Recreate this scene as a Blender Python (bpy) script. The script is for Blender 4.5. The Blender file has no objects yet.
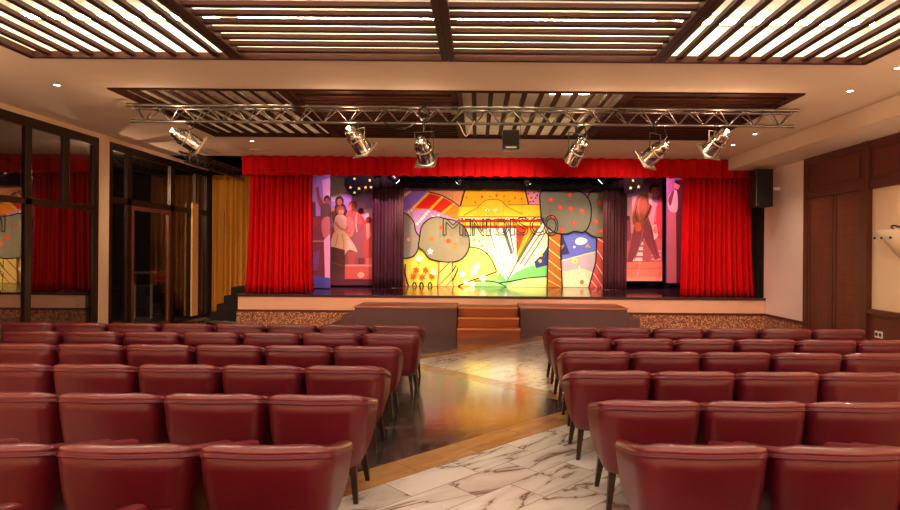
import bpy, bmesh, math, random
from mathutils import Vector, Matrix
random.seed(7)
S = bpy.context.scene
COL = S.collection
PI = math.pi
# ------------------------------------------------------------------ camera
H = 1.6
FPX, CX, CY, ROLL = 600.0, 477.0, 252.0, 0.008
cam = bpy.data.cameras.new('camera')
cam.sensor_width = 36.0
cam.lens = FPX / 900 * 36
cam.shift_x = (450 - CX) / 900
cam.shift_y = (CY - 255) / 900
cam.clip_start = 0.05
co = bpy.data.objects.new('camera', cam)
COL.objects.link(co)
co.location = (0, 0, H)
co.rotation_euler = (PI / 2, -ROLL, 0)
S.camera = co


def at(px, py, Y):
    """point at depth Y seen at a pixel of the photograph (used for measuring)"""
    dx, dy = px - CX, py - CY
    c, s = math.cos(ROLL), math.sin(ROLL)
    ux, uy = dx * c + dy * s, -dx * s + dy * c
    return Vector((ux * Y / FPX, Y, H - uy * Y / FPX))


# ------------------------------------------------------------------ colours / materials
def lin(r, g, b):
    def f(c):
        c /= 255.0
        return c / 12.92 if c <= 0.04045 else ((c + 0.055) / 1.055) ** 2.4
    return (f(r), f(g), f(b), 1.0)


def new_mat(name):
    m = bpy.data.materials.new(name)
    m.use_nodes = True
    nt = m.node_tree
    b = nt.nodes['Principled BSDF']
    return m, nt, b


def mat(name, rgb, rough=0.5, metal=0.0, spec=0.5, var=0.0, scale=8.0, bump=0.0, stretch=(1, 1, 1), coat=0.0, bscale=None):
    m, nt, b = new_mat(name)
    c = lin(*rgb)
    b.inputs['Base Color'].default_value = c
    b.inputs['Roughness'].default_value = rough
    b.inputs['Metallic'].default_value = metal
    b.inputs['Specular IOR Level'].default_value = spec
    b.inputs['Coat Weight'].default_value = coat
    if var or bump:
        tc = nt.nodes.new('ShaderNodeTexCoord')
        mp = nt.nodes.new('ShaderNodeMapping')
        mp.inputs['Scale'].default_value = stretch
        nt.links.new(tc.outputs['Object'], mp.inputs['Vector'])
        nz = nt.nodes.new('ShaderNodeTexNoise')
        nz.inputs['Scale'].default_value = scale
        nz.inputs['Detail'].default_value = 5
        nt.links.new(mp.outputs['Vector'], nz.inputs['Vector'])
        if var:
            mx = nt.nodes.new('ShaderNodeMix')
            mx.data_type = 'RGBA'
            mx.inputs[6].default_value = (c[0] * (1 - var), c[1] * (1 - var), c[2] * (1 - var), 1)
            mx.inputs[7].default_value = (min(1, c[0] * (1 + var)), min(1, c[1] * (1 + var)), min(1, c[2] * (1 + var)), 1)
            nt.links.new(nz.outputs['Fac'], mx.inputs[0])
            nt.links.new(mx.outputs[2], b.inputs['Base Color'])
        if bump:
            n2 = nz
            if bscale:
                n2 = nt.nodes.new('ShaderNodeTexNoise')
                n2.inputs['Scale'].default_value = bscale
                nt.links.new(mp.outputs['Vector'], n2.inputs['Vector'])
            bp = nt.nodes.new('ShaderNodeBump')
            bp.inputs['Strength'].default_value = bump
            bp.inputs['Distance'].default_value = 0.01
            nt.links.new(n2.outputs['Fac'], bp.inputs['Height'])
            nt.links.new(bp.outputs['Normal'], b.inputs['Normal'])
    return m


def emis(name, rgb, strength):
    m, nt, b = new_mat(name)
    b.inputs['Base Color'].default_value = lin(*rgb)
    b.inputs['Emission Color'].default_value = lin(*rgb)
    b.inputs['Emission Strength'].default_value = strength
    return m


def glass_mat(name, tint=(60, 55, 52), fac=0.3, rough=0.01):
    m = bpy.data.materials.new(name)
    m.use_nodes = True
    nt = m.node_tree
    nt.nodes.clear()
    out = nt.nodes.new('ShaderNodeOutputMaterial')
    mx = nt.nodes.new('ShaderNodeMixShader')
    tr = nt.nodes.new('ShaderNodeBsdfTransparent')
    gl = nt.nodes.new('ShaderNodeBsdfGlossy')
    tr.inputs['Color'].default_value = lin(*tint)
    gl.inputs['Color'].default_value = (0.95, 0.95, 0.95, 1)
    gl.inputs['Roughness'].default_value = rough
    mx.inputs[0].default_value = fac
    nt.links.new(tr.outputs[0], mx.inputs[1])
    nt.links.new(gl.outputs[0], mx.inputs[2])
    nt.links.new(mx.outputs[0], out.inputs['Surface'])
    return m


class NG:
    """tiny helper for node maths"""
    def __init__(s, nt):
        s.nt = nt

    def n(s, t, **kw):
        x = s.nt.nodes.new(t)
        for k, v in kw.items():
            setattr(x, k, v)
        return x

    def put(s, sock, v):
        if isinstance(v, (int, float, tuple)):
            sock.default_value = v
        else:
            s.nt.links.new(v, sock)

    def m(s, op, a, b=0.0, c=0.0):
        x = s.n('ShaderNodeMath', operation=op)
        s.put(x.inputs[0], a)
        s.put(x.inputs[1], b)
        s.put(x.inputs[2], c)
        return x.outputs[0]

    def mix(s, f, a, b):
        x = s.n('ShaderNodeMix', data_type='RGBA')
        s.put(x.inputs[0], f)
        s.put(x.inputs[6], a)
        s.put(x.inputs[7], b)
        return x.outputs[2]

    def ramp(s, f, stops):
        x = s.n('ShaderNodeValToRGB')
        e = x.color_ramp.elements
        while len(e) > 1:
            e.remove(e[-1])
        e[0].position, e[0].color = stops[0]
        for p, c in stops[1:]:
            k = e.new(p)
            k.color = c
        s.put(x.inputs[0], f)
        return x.outputs[0]


def floor_material():
    m, nt, b = new_mat('polished_marble_floor')
    g = NG(nt)
    tc = g.n('ShaderNodeTexCoord')
    sp = g.n('ShaderNodeSeparateXYZ')
    nt.links.new(tc.outputs['Object'], sp.inputs[0])
    X, Y = sp.outputs[0], sp.outputs[1]
    u = g.m('SUBTRACT', Y, X)
    v = g.m('ADD', Y, X)
    cu = g.m('FLOOR', g.m('DIVIDE', g.m('SUBTRACT', u, 4.9), 5.0))
    cv = g.m('FLOOR', g.m('DIVIDE', g.m('SUBTRACT', v, 7.6), 5.0))
    dark = g.m('FLOORED_MODULO', g.m('ADD', cu, cv), 2.0)
    su = g.m('LESS_THAN', g.m('FLOORED_MODULO', g.m('SUBTRACT', u, 4.76), 5.0), 0.43)
    sv = g.m('LESS_THAN', g.m('FLOORED_MODULO', g.m('SUBTRACT', v, 7.4), 5.0), 0.38)
    strip = g.m('MAXIMUM', su, sv)
    cb = g.n('ShaderNodeCombineXYZ')
    nt.links.new(g.m('MULTIPLY', v, 0.7071), cb.inputs[0])
    nt.links.new(g.m('MULTIPLY', g.m('SUBTRACT', u, 4.76), 0.7071), cb.inputs[1])
    bk = g.n('ShaderNodeTexBrick')
    nt.links.new(cb.outputs[0], bk.inputs['Vector'])
    bk.inputs['Color1'].default_value = (0, 0, 0, 1)
    bk.inputs['Color2'].default_value = (1, 1, 1, 1)
    bk.inputs['Mortar'].default_value = (0.5, 0.5, 0.5, 1)
    bk.inputs['Scale'].default_value = 1.0
    bk.inputs['Mortar Size'].default_value = 0.0035
    bk.inputs['Mortar Smooth'].default_value = 0.2
    bk.inputs['Brick Width'].default_value = 0.62
    bk.inputs['Row Height'].default_value = 0.304
    rnd = g.n('ShaderNodeSeparateColor')
    nt.links.new(bk.outputs['Color'], rnd.inputs[0])
    r = rnd.outputs[0]
    off = g.n('ShaderNodeCombineXYZ')
    nt.links.new(g.m('MULTIPLY', r, 17.0), off.inputs[2])
    va = g.n('ShaderNodeVectorMath', operation='ADD')
    nt.links.new(cb.outputs[0], va.inputs[0])
    nt.links.new(off.outputs[0], va.inputs[1])

    vm = g.n('ShaderNodeVectorMath', operation='MULTIPLY')
    nt.links.new(va.outputs[0], vm.inputs[0])
    vm.inputs[1].default_value = (.5, 1.5, 1)

    def noise(scale, detail, dist, rough=0.55):
        z = g.n('ShaderNodeTexNoise')
        z.inputs['Scale'].default_value = scale
        z.inputs['Detail'].default_value = detail
        z.inputs['Distortion'].default_value = dist
        z.inputs['Roughness'].default_value = rough
        nt.links.new(vm.outputs[0], z.inputs['Vector'])
        return z.outputs['Fac']
    n1 = noise(1.5, 6, 1.0)
    vein = g.m('ABSOLUTE', g.m('SUBTRACT', n1, 0.5))
    cloud = noise(1.6, 3, 0.4)
    wbase = g.ramp(cloud, [(0.3, lin(210, 208, 202)), (0.7, lin(236, 236, 230))])
    vmask = g.ramp(vein, [(0.0, (1, 1, 1, 1)), (0.006, (0.7, 0.7, 0.7, 1)), (0.02, (0.22, 0.22, 0.22, 1)), (0.10, (0, 0, 0, 1))])
    white = g.mix(vmask, wbase, lin(112, 84, 62))
    n2 = noise(3.2, 7, 1.5)
    vein2 = g.m('ABSOLUTE', g.m('SUBTRACT', n2, 0.5))
    dbase = g.ramp(cloud, [(0.3, lin(34, 34, 34)), (0.7, lin(66, 62, 57))])
    vm2 = g.ramp(vein2, [(0.0, (0.8, 0.8, 0.8, 1)), (0.03, (0, 0, 0, 1))])
    darkc = g.mix(vm2, dbase, lin(128, 116, 104))
    tan = g.ramp(noise(5.0, 6, 0.8), [(0.25, lin(150, 108, 66)), (0.75, lin(196, 152, 102))])
    c = g.mix(dark, white, darkc)
    c = g.mix(strip, c, tan)
    c = g.mix(g.m('MULTIPLY', bk.outputs['Fac'], 0.75), c, lin(92, 80, 66))
    nt.links.new(c, b.inputs['Base Color'])
    rr = g.m('ADD', 0.10, g.m('MULTIPLY', noise(6.0, 3, 0.2), 0.10))
    nt.links.new(rr, b.inputs['Roughness'])
    b.inputs['Specular IOR Level'].default_value = 0.4
    cw = g.m('MULTIPLY', g.m('ADD', 0.42, g.m('MULTIPLY', dark, 0.4)), g.m('SUBTRACT', 1.0, g.m('MULTIPLY', strip, 0.75)))
    nt.links.new(cw, b.inputs['Coat Weight'])
    b.inputs['Coat Roughness'].default_value = 0.12
    b.inputs['Coat IOR'].default_value = 1.7
    return m


def pebble_material():
    m, nt, b = new_mat('pebble_render')
    g = NG(nt)
    tc = g.n('ShaderNodeTexCoord')
    vo = g.n('ShaderNodeTexVoronoi')
    vo.inputs['Scale'].default_value = 38
    nt.links.new(tc.outputs['Object'], vo.inputs['Vector'])
    sc = g.n('ShaderNodeSeparateColor')
    nt.links.new(vo.outputs['Color'], sc.inputs[0])
    c = g.ramp(sc.outputs[0], [(0.0, lin(120, 72, 52)), (0.4, lin(188, 134, 96)), (0.8, lin(222, 178, 140))])
    d = g.ramp(vo.outputs['Distance'], [(0.25, (0, 0, 0, 1)), (0.75, (1, 1, 1, 1))])
    c = g.mix(d, c, lin(110, 66, 46))
    nt.links.new(c, b.inputs['Base Color'])
    b.inputs['Roughness'].default_value = 0.8
    bp = g.n('ShaderNodeBump')
    bp.inputs['Strength'].default_value = 0.6
    bp.inputs['Distance'].default_value = 0.01
    bp.invert = True
    nt.links.new(vo.outputs['Distance'], bp.inputs['Height'])
    nt.links.new(bp.outputs['Normal'], b.inputs['Normal'])
    return m


def weave_wood(name, rgb):
    """dark wooden lattice / louvre leaf: fine grid of strips"""
    m, nt, b = new_mat(name)
    g = NG(nt)
    tc = g.n('ShaderNodeTexCoord')
    sp = g.n('ShaderNodeSeparateXYZ')
    nt.links.new(tc.outputs['Object'], sp.inputs[0])
    a = g.m('ABSOLUTE', g.m('SINE', g.m('MULTIPLY', sp.outputs[1], PI / 0.22)))
    z = g.m('ABSOLUTE', g.m('SINE', g.m('MULTIPLY', sp.outputs[2], PI / 0.16)))
    ln = g.m('MINIMUM', a, z)
    f = g.ramp(ln, [(0.0, (1, 1, 1, 1)), (0.10, (0.6, 0.6, 0.6, 1)), (0.16, (0, 0, 0, 1))])
    nz = g.n('ShaderNodeTexNoise')
    nz.inputs['Scale'].default_value = 3
    nt.links.new(tc.outputs['Object'], nz.inputs['Vector'])
    c0 = lin(*rgb)
    base = g.ramp(nz.outputs['Fac'], [(0.3, tuple(x * 0.8 for x in c0[:3]) + (1,)), (0.7, tuple(x * 1.2 for x in c0[:3]) + (1,))])
    c = g.mix(g.m('MULTIPLY', f, 0.8), base, tuple(x * 0.45 for x in c0[:3]) + (1,))
    nt.links.new(c, b.inputs['Base Color'])
    b.inputs['Roughness'].default_value = 0.5
    return m


M = {}
M['floor'] = floor_material()
M['pebble'] = pebble_material()
M['leather'] = mat('burgundy_leather', (90, 10, 30), 0.40, spec=0.5, var=0.12, scale=5, bump=0.08, bscale=160)
M['leather_rim_lit'] = mat('burgundy_leather_rim_lit', (104, 24, 40), 0.30, spec=0.7, coat=.6, var=0.10, scale=5, bump=0.06, bscale=160)  # same leather, lighter: the overhead highlight is put into the colour
M['seam'] = mat('burgundy_piping', (96, 14, 24), 0.5)
M['dark_leg'] = mat('dark_stained_leg', (38, 20, 14), 0.4, var=0.3, scale=20, stretch=(1, 1, 0.1))
M['ceiling'] = mat('warm_ceiling_paint', (230, 211, 190), 0.85, var=0.03, scale=2)
M['cream'] = mat('cream_wall_paint', (240, 214, 180), 0.8, var=0.04, scale=3)
M['white_wall'] = mat('white_wall_paint', (246, 228, 222), 0.75, var=0.05, scale=2.5)
M['recess'] = mat('white_recess_paint', (242, 228, 204), 0.8)
M['lattice'] = mat('dark_lattice_wood', (58, 29, 20), 0.65, spec=.12, var=0.3, scale=12, stretch=(0.4, 0.4, 3))
M['wood_dark'] = mat('dark_panelling_wood', (86, 36, 26), 0.4, var=0.2, scale=7, stretch=(6, 6, 0.6))
M['wood_leaf'] = weave_wood('dark_woven_leaf', (106, 50, 34))
M['frame_dark'] = mat('dark_window_frame', (36, 20, 13), 0.4, var=0.2, scale=10)
M['frame_brown'] = mat('brown_door_frame', (112, 62, 40), 0.4, var=0.2, scale=10)
M['pale_wood'] = mat('pale_door_edge', (224, 178, 104), 0.5, var=0.1, scale=10, stretch=(4, 4, 0.4))
M['glass'] = glass_mat('dark_reflective_glass', (196, 188, 180), 0.19)
M['terrace'] = mat('dark_terrace_wall', (44, 34, 28), 0.8)
M['terrace_floor'] = mat('dark_terrace_floor', (50, 40, 34), 0.5)
M['stage_floor'] = mat('glossy_purple_stage_floor', (70, 44, 60), 0.13, spec=0.7, var=0.15, scale=3)
M['stage_edge'] = mat('dark_stage_nosing', (58, 40, 40), 0.3)
M['pink_stone'] = mat('pink_cream_stone_band', (222, 182, 152), 0.45, var=0.10, scale=2.5, bump=0.02)
M['trim'] = mat('dark_red_brown_trim', (84, 34, 24), 0.45)
M['step_wood'] = mat('orange_step_wood', (150, 68, 12), 0.3, var=0.25, scale=5, stretch=(0.5, 4, 4))
M['nosing'] = mat('pale_step_nosing', (214, 140, 70), 0.35)
M['platform'] = mat('mauve_platform_paint', (74, 52, 54), 0.5, var=0.1, scale=3)
M['platform_top'] = mat('warm_platform_top', (150, 92, 60), 0.35, var=0.15, scale=4)
M['black_step'] = mat('black_step_carpet', (24, 20, 20), 0.9, var=0.2, scale=60)
M['red'] = mat('red_velvet', (190, 4, 12), 0.85, spec=0.15, var=0.12, scale=4, stretch=(6, 6, 0.3))
M['red_val'] = mat('red_velvet_valance', (188, 5, 13), 0.85, spec=0.15, var=0.10, scale=4, stretch=(6, 6, 0.3))
M['yellow_cloth'] = mat('mustard_curtain_cloth', (190, 130, 44), 0.9, spec=0.2, var=0.12, scale=4, stretch=(6, 6, 0.3))
M['plum_cloth'] = mat('dark_plum_drape', (70, 34, 44), 0.85, spec=0.2, var=0.2, scale=6, stretch=(6, 6, 0.3))
M['black_cloth'] = mat('black_drape_cloth', (18, 14, 15), 0.95, spec=0.1, var=0.2, scale=8)
M['black'] = mat('black_satin_metal', (20, 18, 18), 0.4)
M['black_matt'] = mat('black_matt', (16, 14, 14), 0.8)
M['board'] = mat('black_cloud_board', (7, 5, 8), 0.9, spec=.1)
M['grille'] = mat('black_speaker_grille', (15, 12, 12), 0.8, var=0.4, scale=220)
M['alu'] = mat('truss_aluminium', (132, 126, 124), 0.3, metal=1.0, var=0.06, scale=30)
M['chrome'] = mat('polished_can_metal', (224, 220, 218), 0.12, metal=1.0)
M['chrome_dull'] = mat('brushed_frame_metal', (214, 206, 188), 0.35, metal=0.9)
M['pale_chrome'] = mat('satin_chrome_leg', (210, 206, 200), 0.3, metal=.5)
M['gel'] = mat('pale_gel_sheet', (236, 222, 190), 0.35)
M['white_plastic'] = mat('white_plastic', (236, 230, 218), 0.4)
M['shade'] = mat('frosted_sconce_shade', (240, 226, 196), 0.45)
M['gold'] = mat('brass_tack', (200, 150, 40), 0.35, metal=0.8)
M['stool_red'] = mat('red_stool_plastic', (170, 16, 18), 0.35)
M['tube'] = emis('fluorescent_tube_glow', (255, 244, 216), 40.0)
M['tube_dim'] = emis('dim_tube_glow', (255, 236, 190), 50.0)
M['lamp_glow'] = emis('downlight_glow', (255, 240, 215), 12.0)
M['spot_glow'] = emis('cool_spot_glow', (215, 230, 255), 9.0)
M['warm_spot'] = emis('warm_spot_glow', (255, 245, 225), 9.0)
PAINT = {}


def paint(rgb):
    if rgb not in PAINT:
        PAINT[rgb] = mat('paint_%d' % len(PAINT), rgb, 0.75, spec=0.2, var=0.06, scale=6)
    return PAINT[rgb]


# ------------------------------------------------------------------ mesh builder
class B:
    def __init__(s):
        s.v, s.f, s.mi, s.sm = [], [], [], []

    def add(s, vs, fs, mi=0, smooth=False):
        o = len(s.v)
        s.v += [tuple(p) for p in vs]
        s.f += [tuple(i + o for i in f) for f in fs]
        s.mi += [mi] * len(fs)
        s.sm += [smooth] * len(fs)
        return s

    def box(s, x0, x1, y0, y1, z0, z1, mi=0):
        vs = [(x, y, z) for z in (z0, z1) for y in (y0, y1) for x in (x0, x1)]
        return s.add(vs, [(0, 2, 3, 1), (4, 5, 7, 6), (0, 1, 5, 4), (2, 6, 7, 3), (0, 4, 6, 2), (1, 3, 7, 5)], mi)

    def bar(s, p, q, w, h, mi=0, up=(0, 0, 1)):
        p, q = Vector(p), Vector(q)
        d = (q - p).normalized()
        a = d.cross(Vector(up))
        if a.length < 1e-4:
            a = d.cross(Vector((1, 0, 0)))
        a.normalize()
        b = a.cross(d)
        vs = [e + a * w / 2 * i + b * h / 2 * j for e in (p, q) for i, j in ((-1, -1), (1, -1), (1, 1), (-1, 1))]
        return s.add(vs, [(3, 2, 1, 0), (4, 5, 6, 7), (0, 1, 5, 4), (1, 2, 6, 5), (2, 3, 7, 6), (3, 0, 4, 7)], mi)

    def taper(s, p, q, w0, w1, mi=0):
        p, q = Vector(p), Vector(q)
        vs = [p + Vector((i * w0 / 2, j * w0 / 2, 0)) for i, j in ((-1, -1), (1, -1), (1, 1), (-1, 1))]
        vs += [q + Vector((i * w1 / 2, j * w1 / 2, 0)) for i, j in ((-1, -1), (1, -1), (1, 1), (-1, 1))]
        fs = [(3, 2, 1, 0), (4, 5, 6, 7), (0, 1, 5, 4), (1, 2, 6, 5), (2, 3, 7, 6), (3, 0, 4, 7)]
        if p.z > q.z:
            fs = [tuple(reversed(f)) for f in fs]
        return s.add(vs, fs, mi)

    def tube(s, pts, r, n=10, mi=0, closed=False, cap=True):
        pts = [Vector(p) for p in pts]
        m = len(pts)
        rings = []
        ref = None
        for i, p in enumerate(pts):
            if closed:
                d = pts[(i + 1) % m] - pts[i - 1]
            else:
                d = pts[min(i + 1, m - 1)] - pts[max(i - 1, 0)]
            d.normalize()
            if ref is None:
                ref = d.orthogonal().normalized()
            ref = (ref - d * ref.dot(d))
            ref = ref.normalized() if ref.length > 1e-5 else d.orthogonal().normalized()
            b = d.cross(ref)
            rr = r[i] if isinstance(r, (list, tuple)) else r
            rings.append([p + (ref * math.cos(2 * PI * k / n) + b * math.sin(2 * PI * k / n)) * rr for k in range(n)])
        vs = [q for ring in rings for q in ring]
        fs = []
        for i in range(m if closed else m - 1):
            j = (i + 1) % m
            for k in range(n):
                fs.append((i * n + k, i * n + (k + 1) % n, j * n + (k + 1) % n, j * n + k))
        s.add(vs, fs, mi, True)
        if cap and not closed:
            s.add(rings[0], [tuple(range(n - 1, -1, -1))], mi)
            s.add(rings[-1], [tuple(range(n))], mi)
        return s

    def lathe(s, prof, n=24, mat4=None, mi=0, smooth=True):
        """prof: (radius, z) list around local z, then moved by mat4"""
        vs, fs = [], []
        for r, z in prof:
            for k in range(n):
                a = 2 * PI * k / n
                vs.append(Vector((r * math.cos(a), r * math.sin(a), z)))
        for i in range(len(prof) - 1):
            for k in range(n):
                fs.append((i * n + k, i * n + (k + 1) % n, (i + 1) * n + (k + 1) % n, (i + 1) * n + k))
        if mat4:
            vs = [mat4 @ p for p in vs]
        return s.add(vs, fs, mi, smooth)

    def build(s, name, mats, parent=None, bevel=0.0, seg=2, solid=0.0):
        me = bpy.data.meshes.new(name)
        me.from_pydata(s.v, [], s.f)
        if not isinstance(mats, (list, tuple)):
            mats = [mats]
        for m in mats:
            me.materials.append(m)
        me.polygons.foreach_set('material_index', s.mi)
        me.polygons.foreach_set('use_smooth', s.sm)
        me.update()
        o = bpy.data.objects.new(name, me)
        COL.objects.link(o)
        if parent is not None:
            o.parent = parent
        if bevel:
            md = o.modifiers.new('bevel', 'BEVEL')
            md.width = bevel
            md.segments = seg
            md.limit_method = 'ANGLE'
            md.angle_limit = 0.7
        if solid:
            md = o.modifiers.new('solid', 'SOLIDIFY')
            md.thickness = solid
            md.offset = 0
        return o


def tag(o, label, cat, group=None):
    o['label'] = label
    o['category'] = cat
    if group:
        o['group'] = group
    return o


def thing(name, label, cat, loc=(0, 0, 0), rz=0.0, group=None):
    o = bpy.data.objects.new(name, None)
    o.empty_display_size = 0.1
    COL.objects.link(o)
    o.location = loc
    o.rotation_euler = (0, 0, rz)
    return tag(o, label, cat, group)


def struct(b, name, mats, parent=None, **kw):
    o = b.build(name, mats, parent, **kw)
    if parent is None:
        o['kind'] = 'structure'
    return o


def struct_empty(name):
    o = bpy.data.objects.new(name, None)
    COL.objects.link(o)
    o['kind'] = 'structure'
    return o


def dup(root):
    r = root.copy()
    COL.objects.link(r)
    for ch in root.children:
        c = ch.copy()
        COL.objects.link(c)
        c.parent = r
        for g in ch.children:
            d = g.copy()
            COL.objects.link(d)
            d.parent = c
    return r


# ------------------------------------------------------------------ room shell
ZC = 3.58           # ceiling
XL, XR = -6.5, 5.98  # side walls
YB, YS = -7.0, 17.0
P1 = (-4.63, 4.00, 3.22, 6.20)   # near lattice opening x0,x1,y0,y1
P2 = (-4.56, 4.02, 7.36, 10.40)  # far lattice opening
REC = 0.36
struct(B().box(XL - 0.1, XR + 0.12, YB, YS, -0.12, 0), 'floor', M['floor'])
b = B()
for x0, x1, y0, y1 in ((XL - .1, XR + .12, YB, P1[2]), (XL - .1, P1[0], P1[2], P1[3]), (P1[1], XR + .12, P1[2], P1[3]),
                       (XL - .1, XR + .12, P1[3], P2[2]), (XL - .1, P2[0], P2[2], P2[3]), (P2[1], XR + .12, P2[2], P2[3]),
                       (XL - .1, XR + .12, P2[3], 12.62)):
    b.box(x0, x1, y0, y1, ZC, ZC + 0.1)
ceil = struct(b, 'ceiling', M['ceiling'])
for i, P in enumerate((P1, P2)):
    b = B()
    t = 0.04
    b.box(P[0] - t, P[1] + t, P[2] - t, P[3] + t, ZC + REC, ZC + REC + t)
    b.box(P[0] - t, P[0], P[2] - t, P[3] + t, ZC + 0.1, ZC + REC)
    b.box(P[1], P[1] + t, P[2] - t, P[3] + t, ZC + 0.1, ZC + REC)
    b.box(P[0], P[1], P[2] - t, P[2], ZC + 0.1, ZC + REC)
    b.box(P[0], P[1], P[3], P[3] + t, ZC + 0.1, ZC + REC)
    b.build('ceiling_recess', M['recess'], ceil)
# stage-house shell above and behind the opening
b = B().box(XL - .1, XR + .12, 12.62, YS, 4.6, 4.7).box(XL - .1, XR + .12, 12.62, 12.66, ZC + .1, 4.6)
b.build('stage_ceiling', M['black_matt'], ceil)
struct(B().box(XL - .1, XR + .12, 16.9, 17.0, 0, 4.6), 'wall_back', M['black_matt'])
struct(B().box(XL - 4.2, XR + .12, YB - 0.1, YB, 0, ZC + .1), 'wall_front', M['cream'])
# right wall: white by the stage, cream behind the panelling, soffit along the ceiling
struct(B().box(XR, XR + .12, YB, 10.9, 0, ZC).box(XR, XR + .12, 10.9, 12.5, 0, ZC, 1).box(XR, XR + .12, 12.5, YS, 0, 4.6, 2), 'wall_right',
       [M['cream'], M['white_wall'], M['black_matt']])
struct(B().box(5.18, XR, YB, 12.40, 3.33, ZC), 'trim_1', M['ceiling'])          # dropped soffit
# white wall foot: pebble dado with trim
struct(B().box(XR - .03, XR, 10.9, 12.36, 0, 0.33), 'baseboard_right', M['pebble'])
struct(B().box(XR - .045, XR, 10.9, 12.355, 0.33, 0.375), 'trim_2', M['trim'])

# ------------------------------------------------------------------ left glazed wall
b = B()
b.box(XL - .1, XL, YB, 5.0, 0, ZC)                       # solid wall out of the frame
b.box(XL - .1, XL + .02, 10.29, 10.56, 0, ZC)           # cream pier
b.box(XL - .1, XL, 14.5, YS, 0, 4.6, 1)
b.box(XL - .1, XL, 5.0, 14.5, 3.50, ZC)
struct(b, 'wall_left', [M['cream'], M['black_matt']])
# the dark terrace behind the glass
b = B().box(XL - 4.2, XL - .1, 4.0, 16.0, -0.12, 0)
struct(b, 'floor_terrace', M['terrace_floor'])
b = B().box(XL - 4.3, XL - 4.2, 4.0, 16.0, 0, ZC).box(XL - 4.2, XL - .1, 16.0, 16.1, 0, ZC).box(XL - 4.2, XL - .1, 3.9, 4.0, 0, ZC).box(XL - 4.3, XL - .1, 3.9, 16.1, ZC, ZC + .1)
struct(b, 'wall_terrace', M['terrace'])


def fx(y0, y1, z0, z1, d=0.06):
    return (XL - d, XL + 0.01, y0, y1, z0, z1)


w1 = struct_empty('window_1')
b = B()
b.box(*fx(5.0, 10.29, 3.36, 3.5)).box(*fx(5.0, 10.29, 0, 0.06)).box(*fx(10.14, 10.29, 0.06, 3.36)).box(*fx(5.0, 5.08, .06, 3.36))
b.box(*fx(8.62, 8.74, 0.06, 3.36)).box(*fx(7.0, 7.1, .06, 3.36))
b.box(*fx(5.08, 10.14, 2.24, 2.33)).box(*fx(9.42, 9.55, 2.33, 3.36))
b.build('window_frame', M['frame_dark'], w1, bevel=0.004)
for y0, y1, z0, z1 in ((5.08, 7.0, .06, 2.24), (7.1, 8.58, .06, 2.24), (8.74, 10.14, .06, 2.24), (5.08, 7.0, 2.33, 3.36), (7.1, 8.58, 2.33, 3.36), (8.74, 9.42, 2.33, 3.36), (9.55, 10.14, 2.33, 3.36)):
    B().box(XL - .03, XL - .02, y0, y1, z0, z1).build('pane', M['glass'], w1)
w2 = struct_empty('window_2')
b = B()
b.box(*fx(10.56, 14.5, 3.36, 3.5)).box(*fx(10.56, 10.68, 0, 3.36)).box(*fx(11.12, 11.28, 0, 3.36)).box(*fx(12.70, 12.86, 0, 3.36)).box(*fx(13.82, 13.90, 0, 3.36)).box(*fx(14.38, 14.5, 0, 3.36))
b.box(*fx(10.68, 11.12, 0, .06)).box(*fx(12.86, 14.4, 0, .06))
b.box(*fx(10.68, 14.38, 2.42, 2.54))
b.build('window_frame', M['frame_dark'], w2, bevel=0.004)
for y0, y1, z0, z1 in ((10.68, 11.12, .06, 2.42), (12.86, 13.82, .06, 2.42), (13.90, 14.38, .06, 2.42), (10.68, 11.12, 2.54, 3.36), (11.28, 12.7, 2.54, 3.36), (12.86, 13.82, 2.54, 3.36), (13.9, 14.38, 2.54, 3.36)):
    B().box(XL - .03, XL - .02, y0, y1, z0, z1).build('pane', M['glass'], w2)
d1 = struct_empty('door_1')
b = B()
b.box(*fx(11.28, 11.36, 0, 2.42, .05)).box(*fx(12.62, 12.70, 0, 2.42, .05)).box(*fx(11.36, 12.62, 2.34, 2.42, .05)).box(*fx(11.36, 12.62, 0, .1, .05))
b.build('door_frame', M['frame_brown'], d1, bevel=0.004)
B().box(XL - .03, XL - .02, 11.36, 12.62, .1, 2.34).build('pane', M['glass'], d1)
# pale upright edge of the glazed bay
struct(B().box(XL + .03, XL + .07, 13.56, 13.84, .10, 2.66), 'trim_3', M['pale_wood'], bevel=.004)

# ------------------------------------------------------------------ right panelled wall
b = B()
x0, x1 = XR - .06, XR
b.box(x0, x1, 10.76, 10.9, 0, 3.33)
b.box(x0 - .03, x1, 9.08, 9.22, 0, 3.33)
b.box(x0, x1, 9.22, 10.76, 2.60, 2.74).box(x0, x1, 9.22, 10.76, 3.22, 3.33)
b.box(x0, x1, 5.2, 9.08, 2.60, 2.74).box(x0, x1, 5.2, 9.08, 3.22, 3.33)
b.box(x0, x1, 7.42, 7.56, 2.74, 3.22)
b.box(x0 + .025, x1, 9.22, 10.76, 2.74, 3.22, 1)
b.box(x0 + .025, x1, 5.2, 9.08, 2.74, 3.22, 1)
b.box(x0 + .01, x1, 9.32, 10.66, 2.80, 3.16, 1)
b.box(x0 + .01, x1, 7.64, 8.98, 2.80, 3.16, 1)
b.box(x0 + .02, x1, 5.2, 9.08, 0, .72, 1).box(x0 - .02, x1, 5.2, 9.08, .72, .79)
b.box(x0 + .005, x1, 5.2, 9.08, 0, .12)
struct(b, 'trim_4', [M['wood_dark'], mat('dark_panel_field', (96, 42, 30), 0.4, var=0.2, scale=6, stretch=(5, 5, .6))], bevel=.004)
d2 = struct_empty('door_2')
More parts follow.
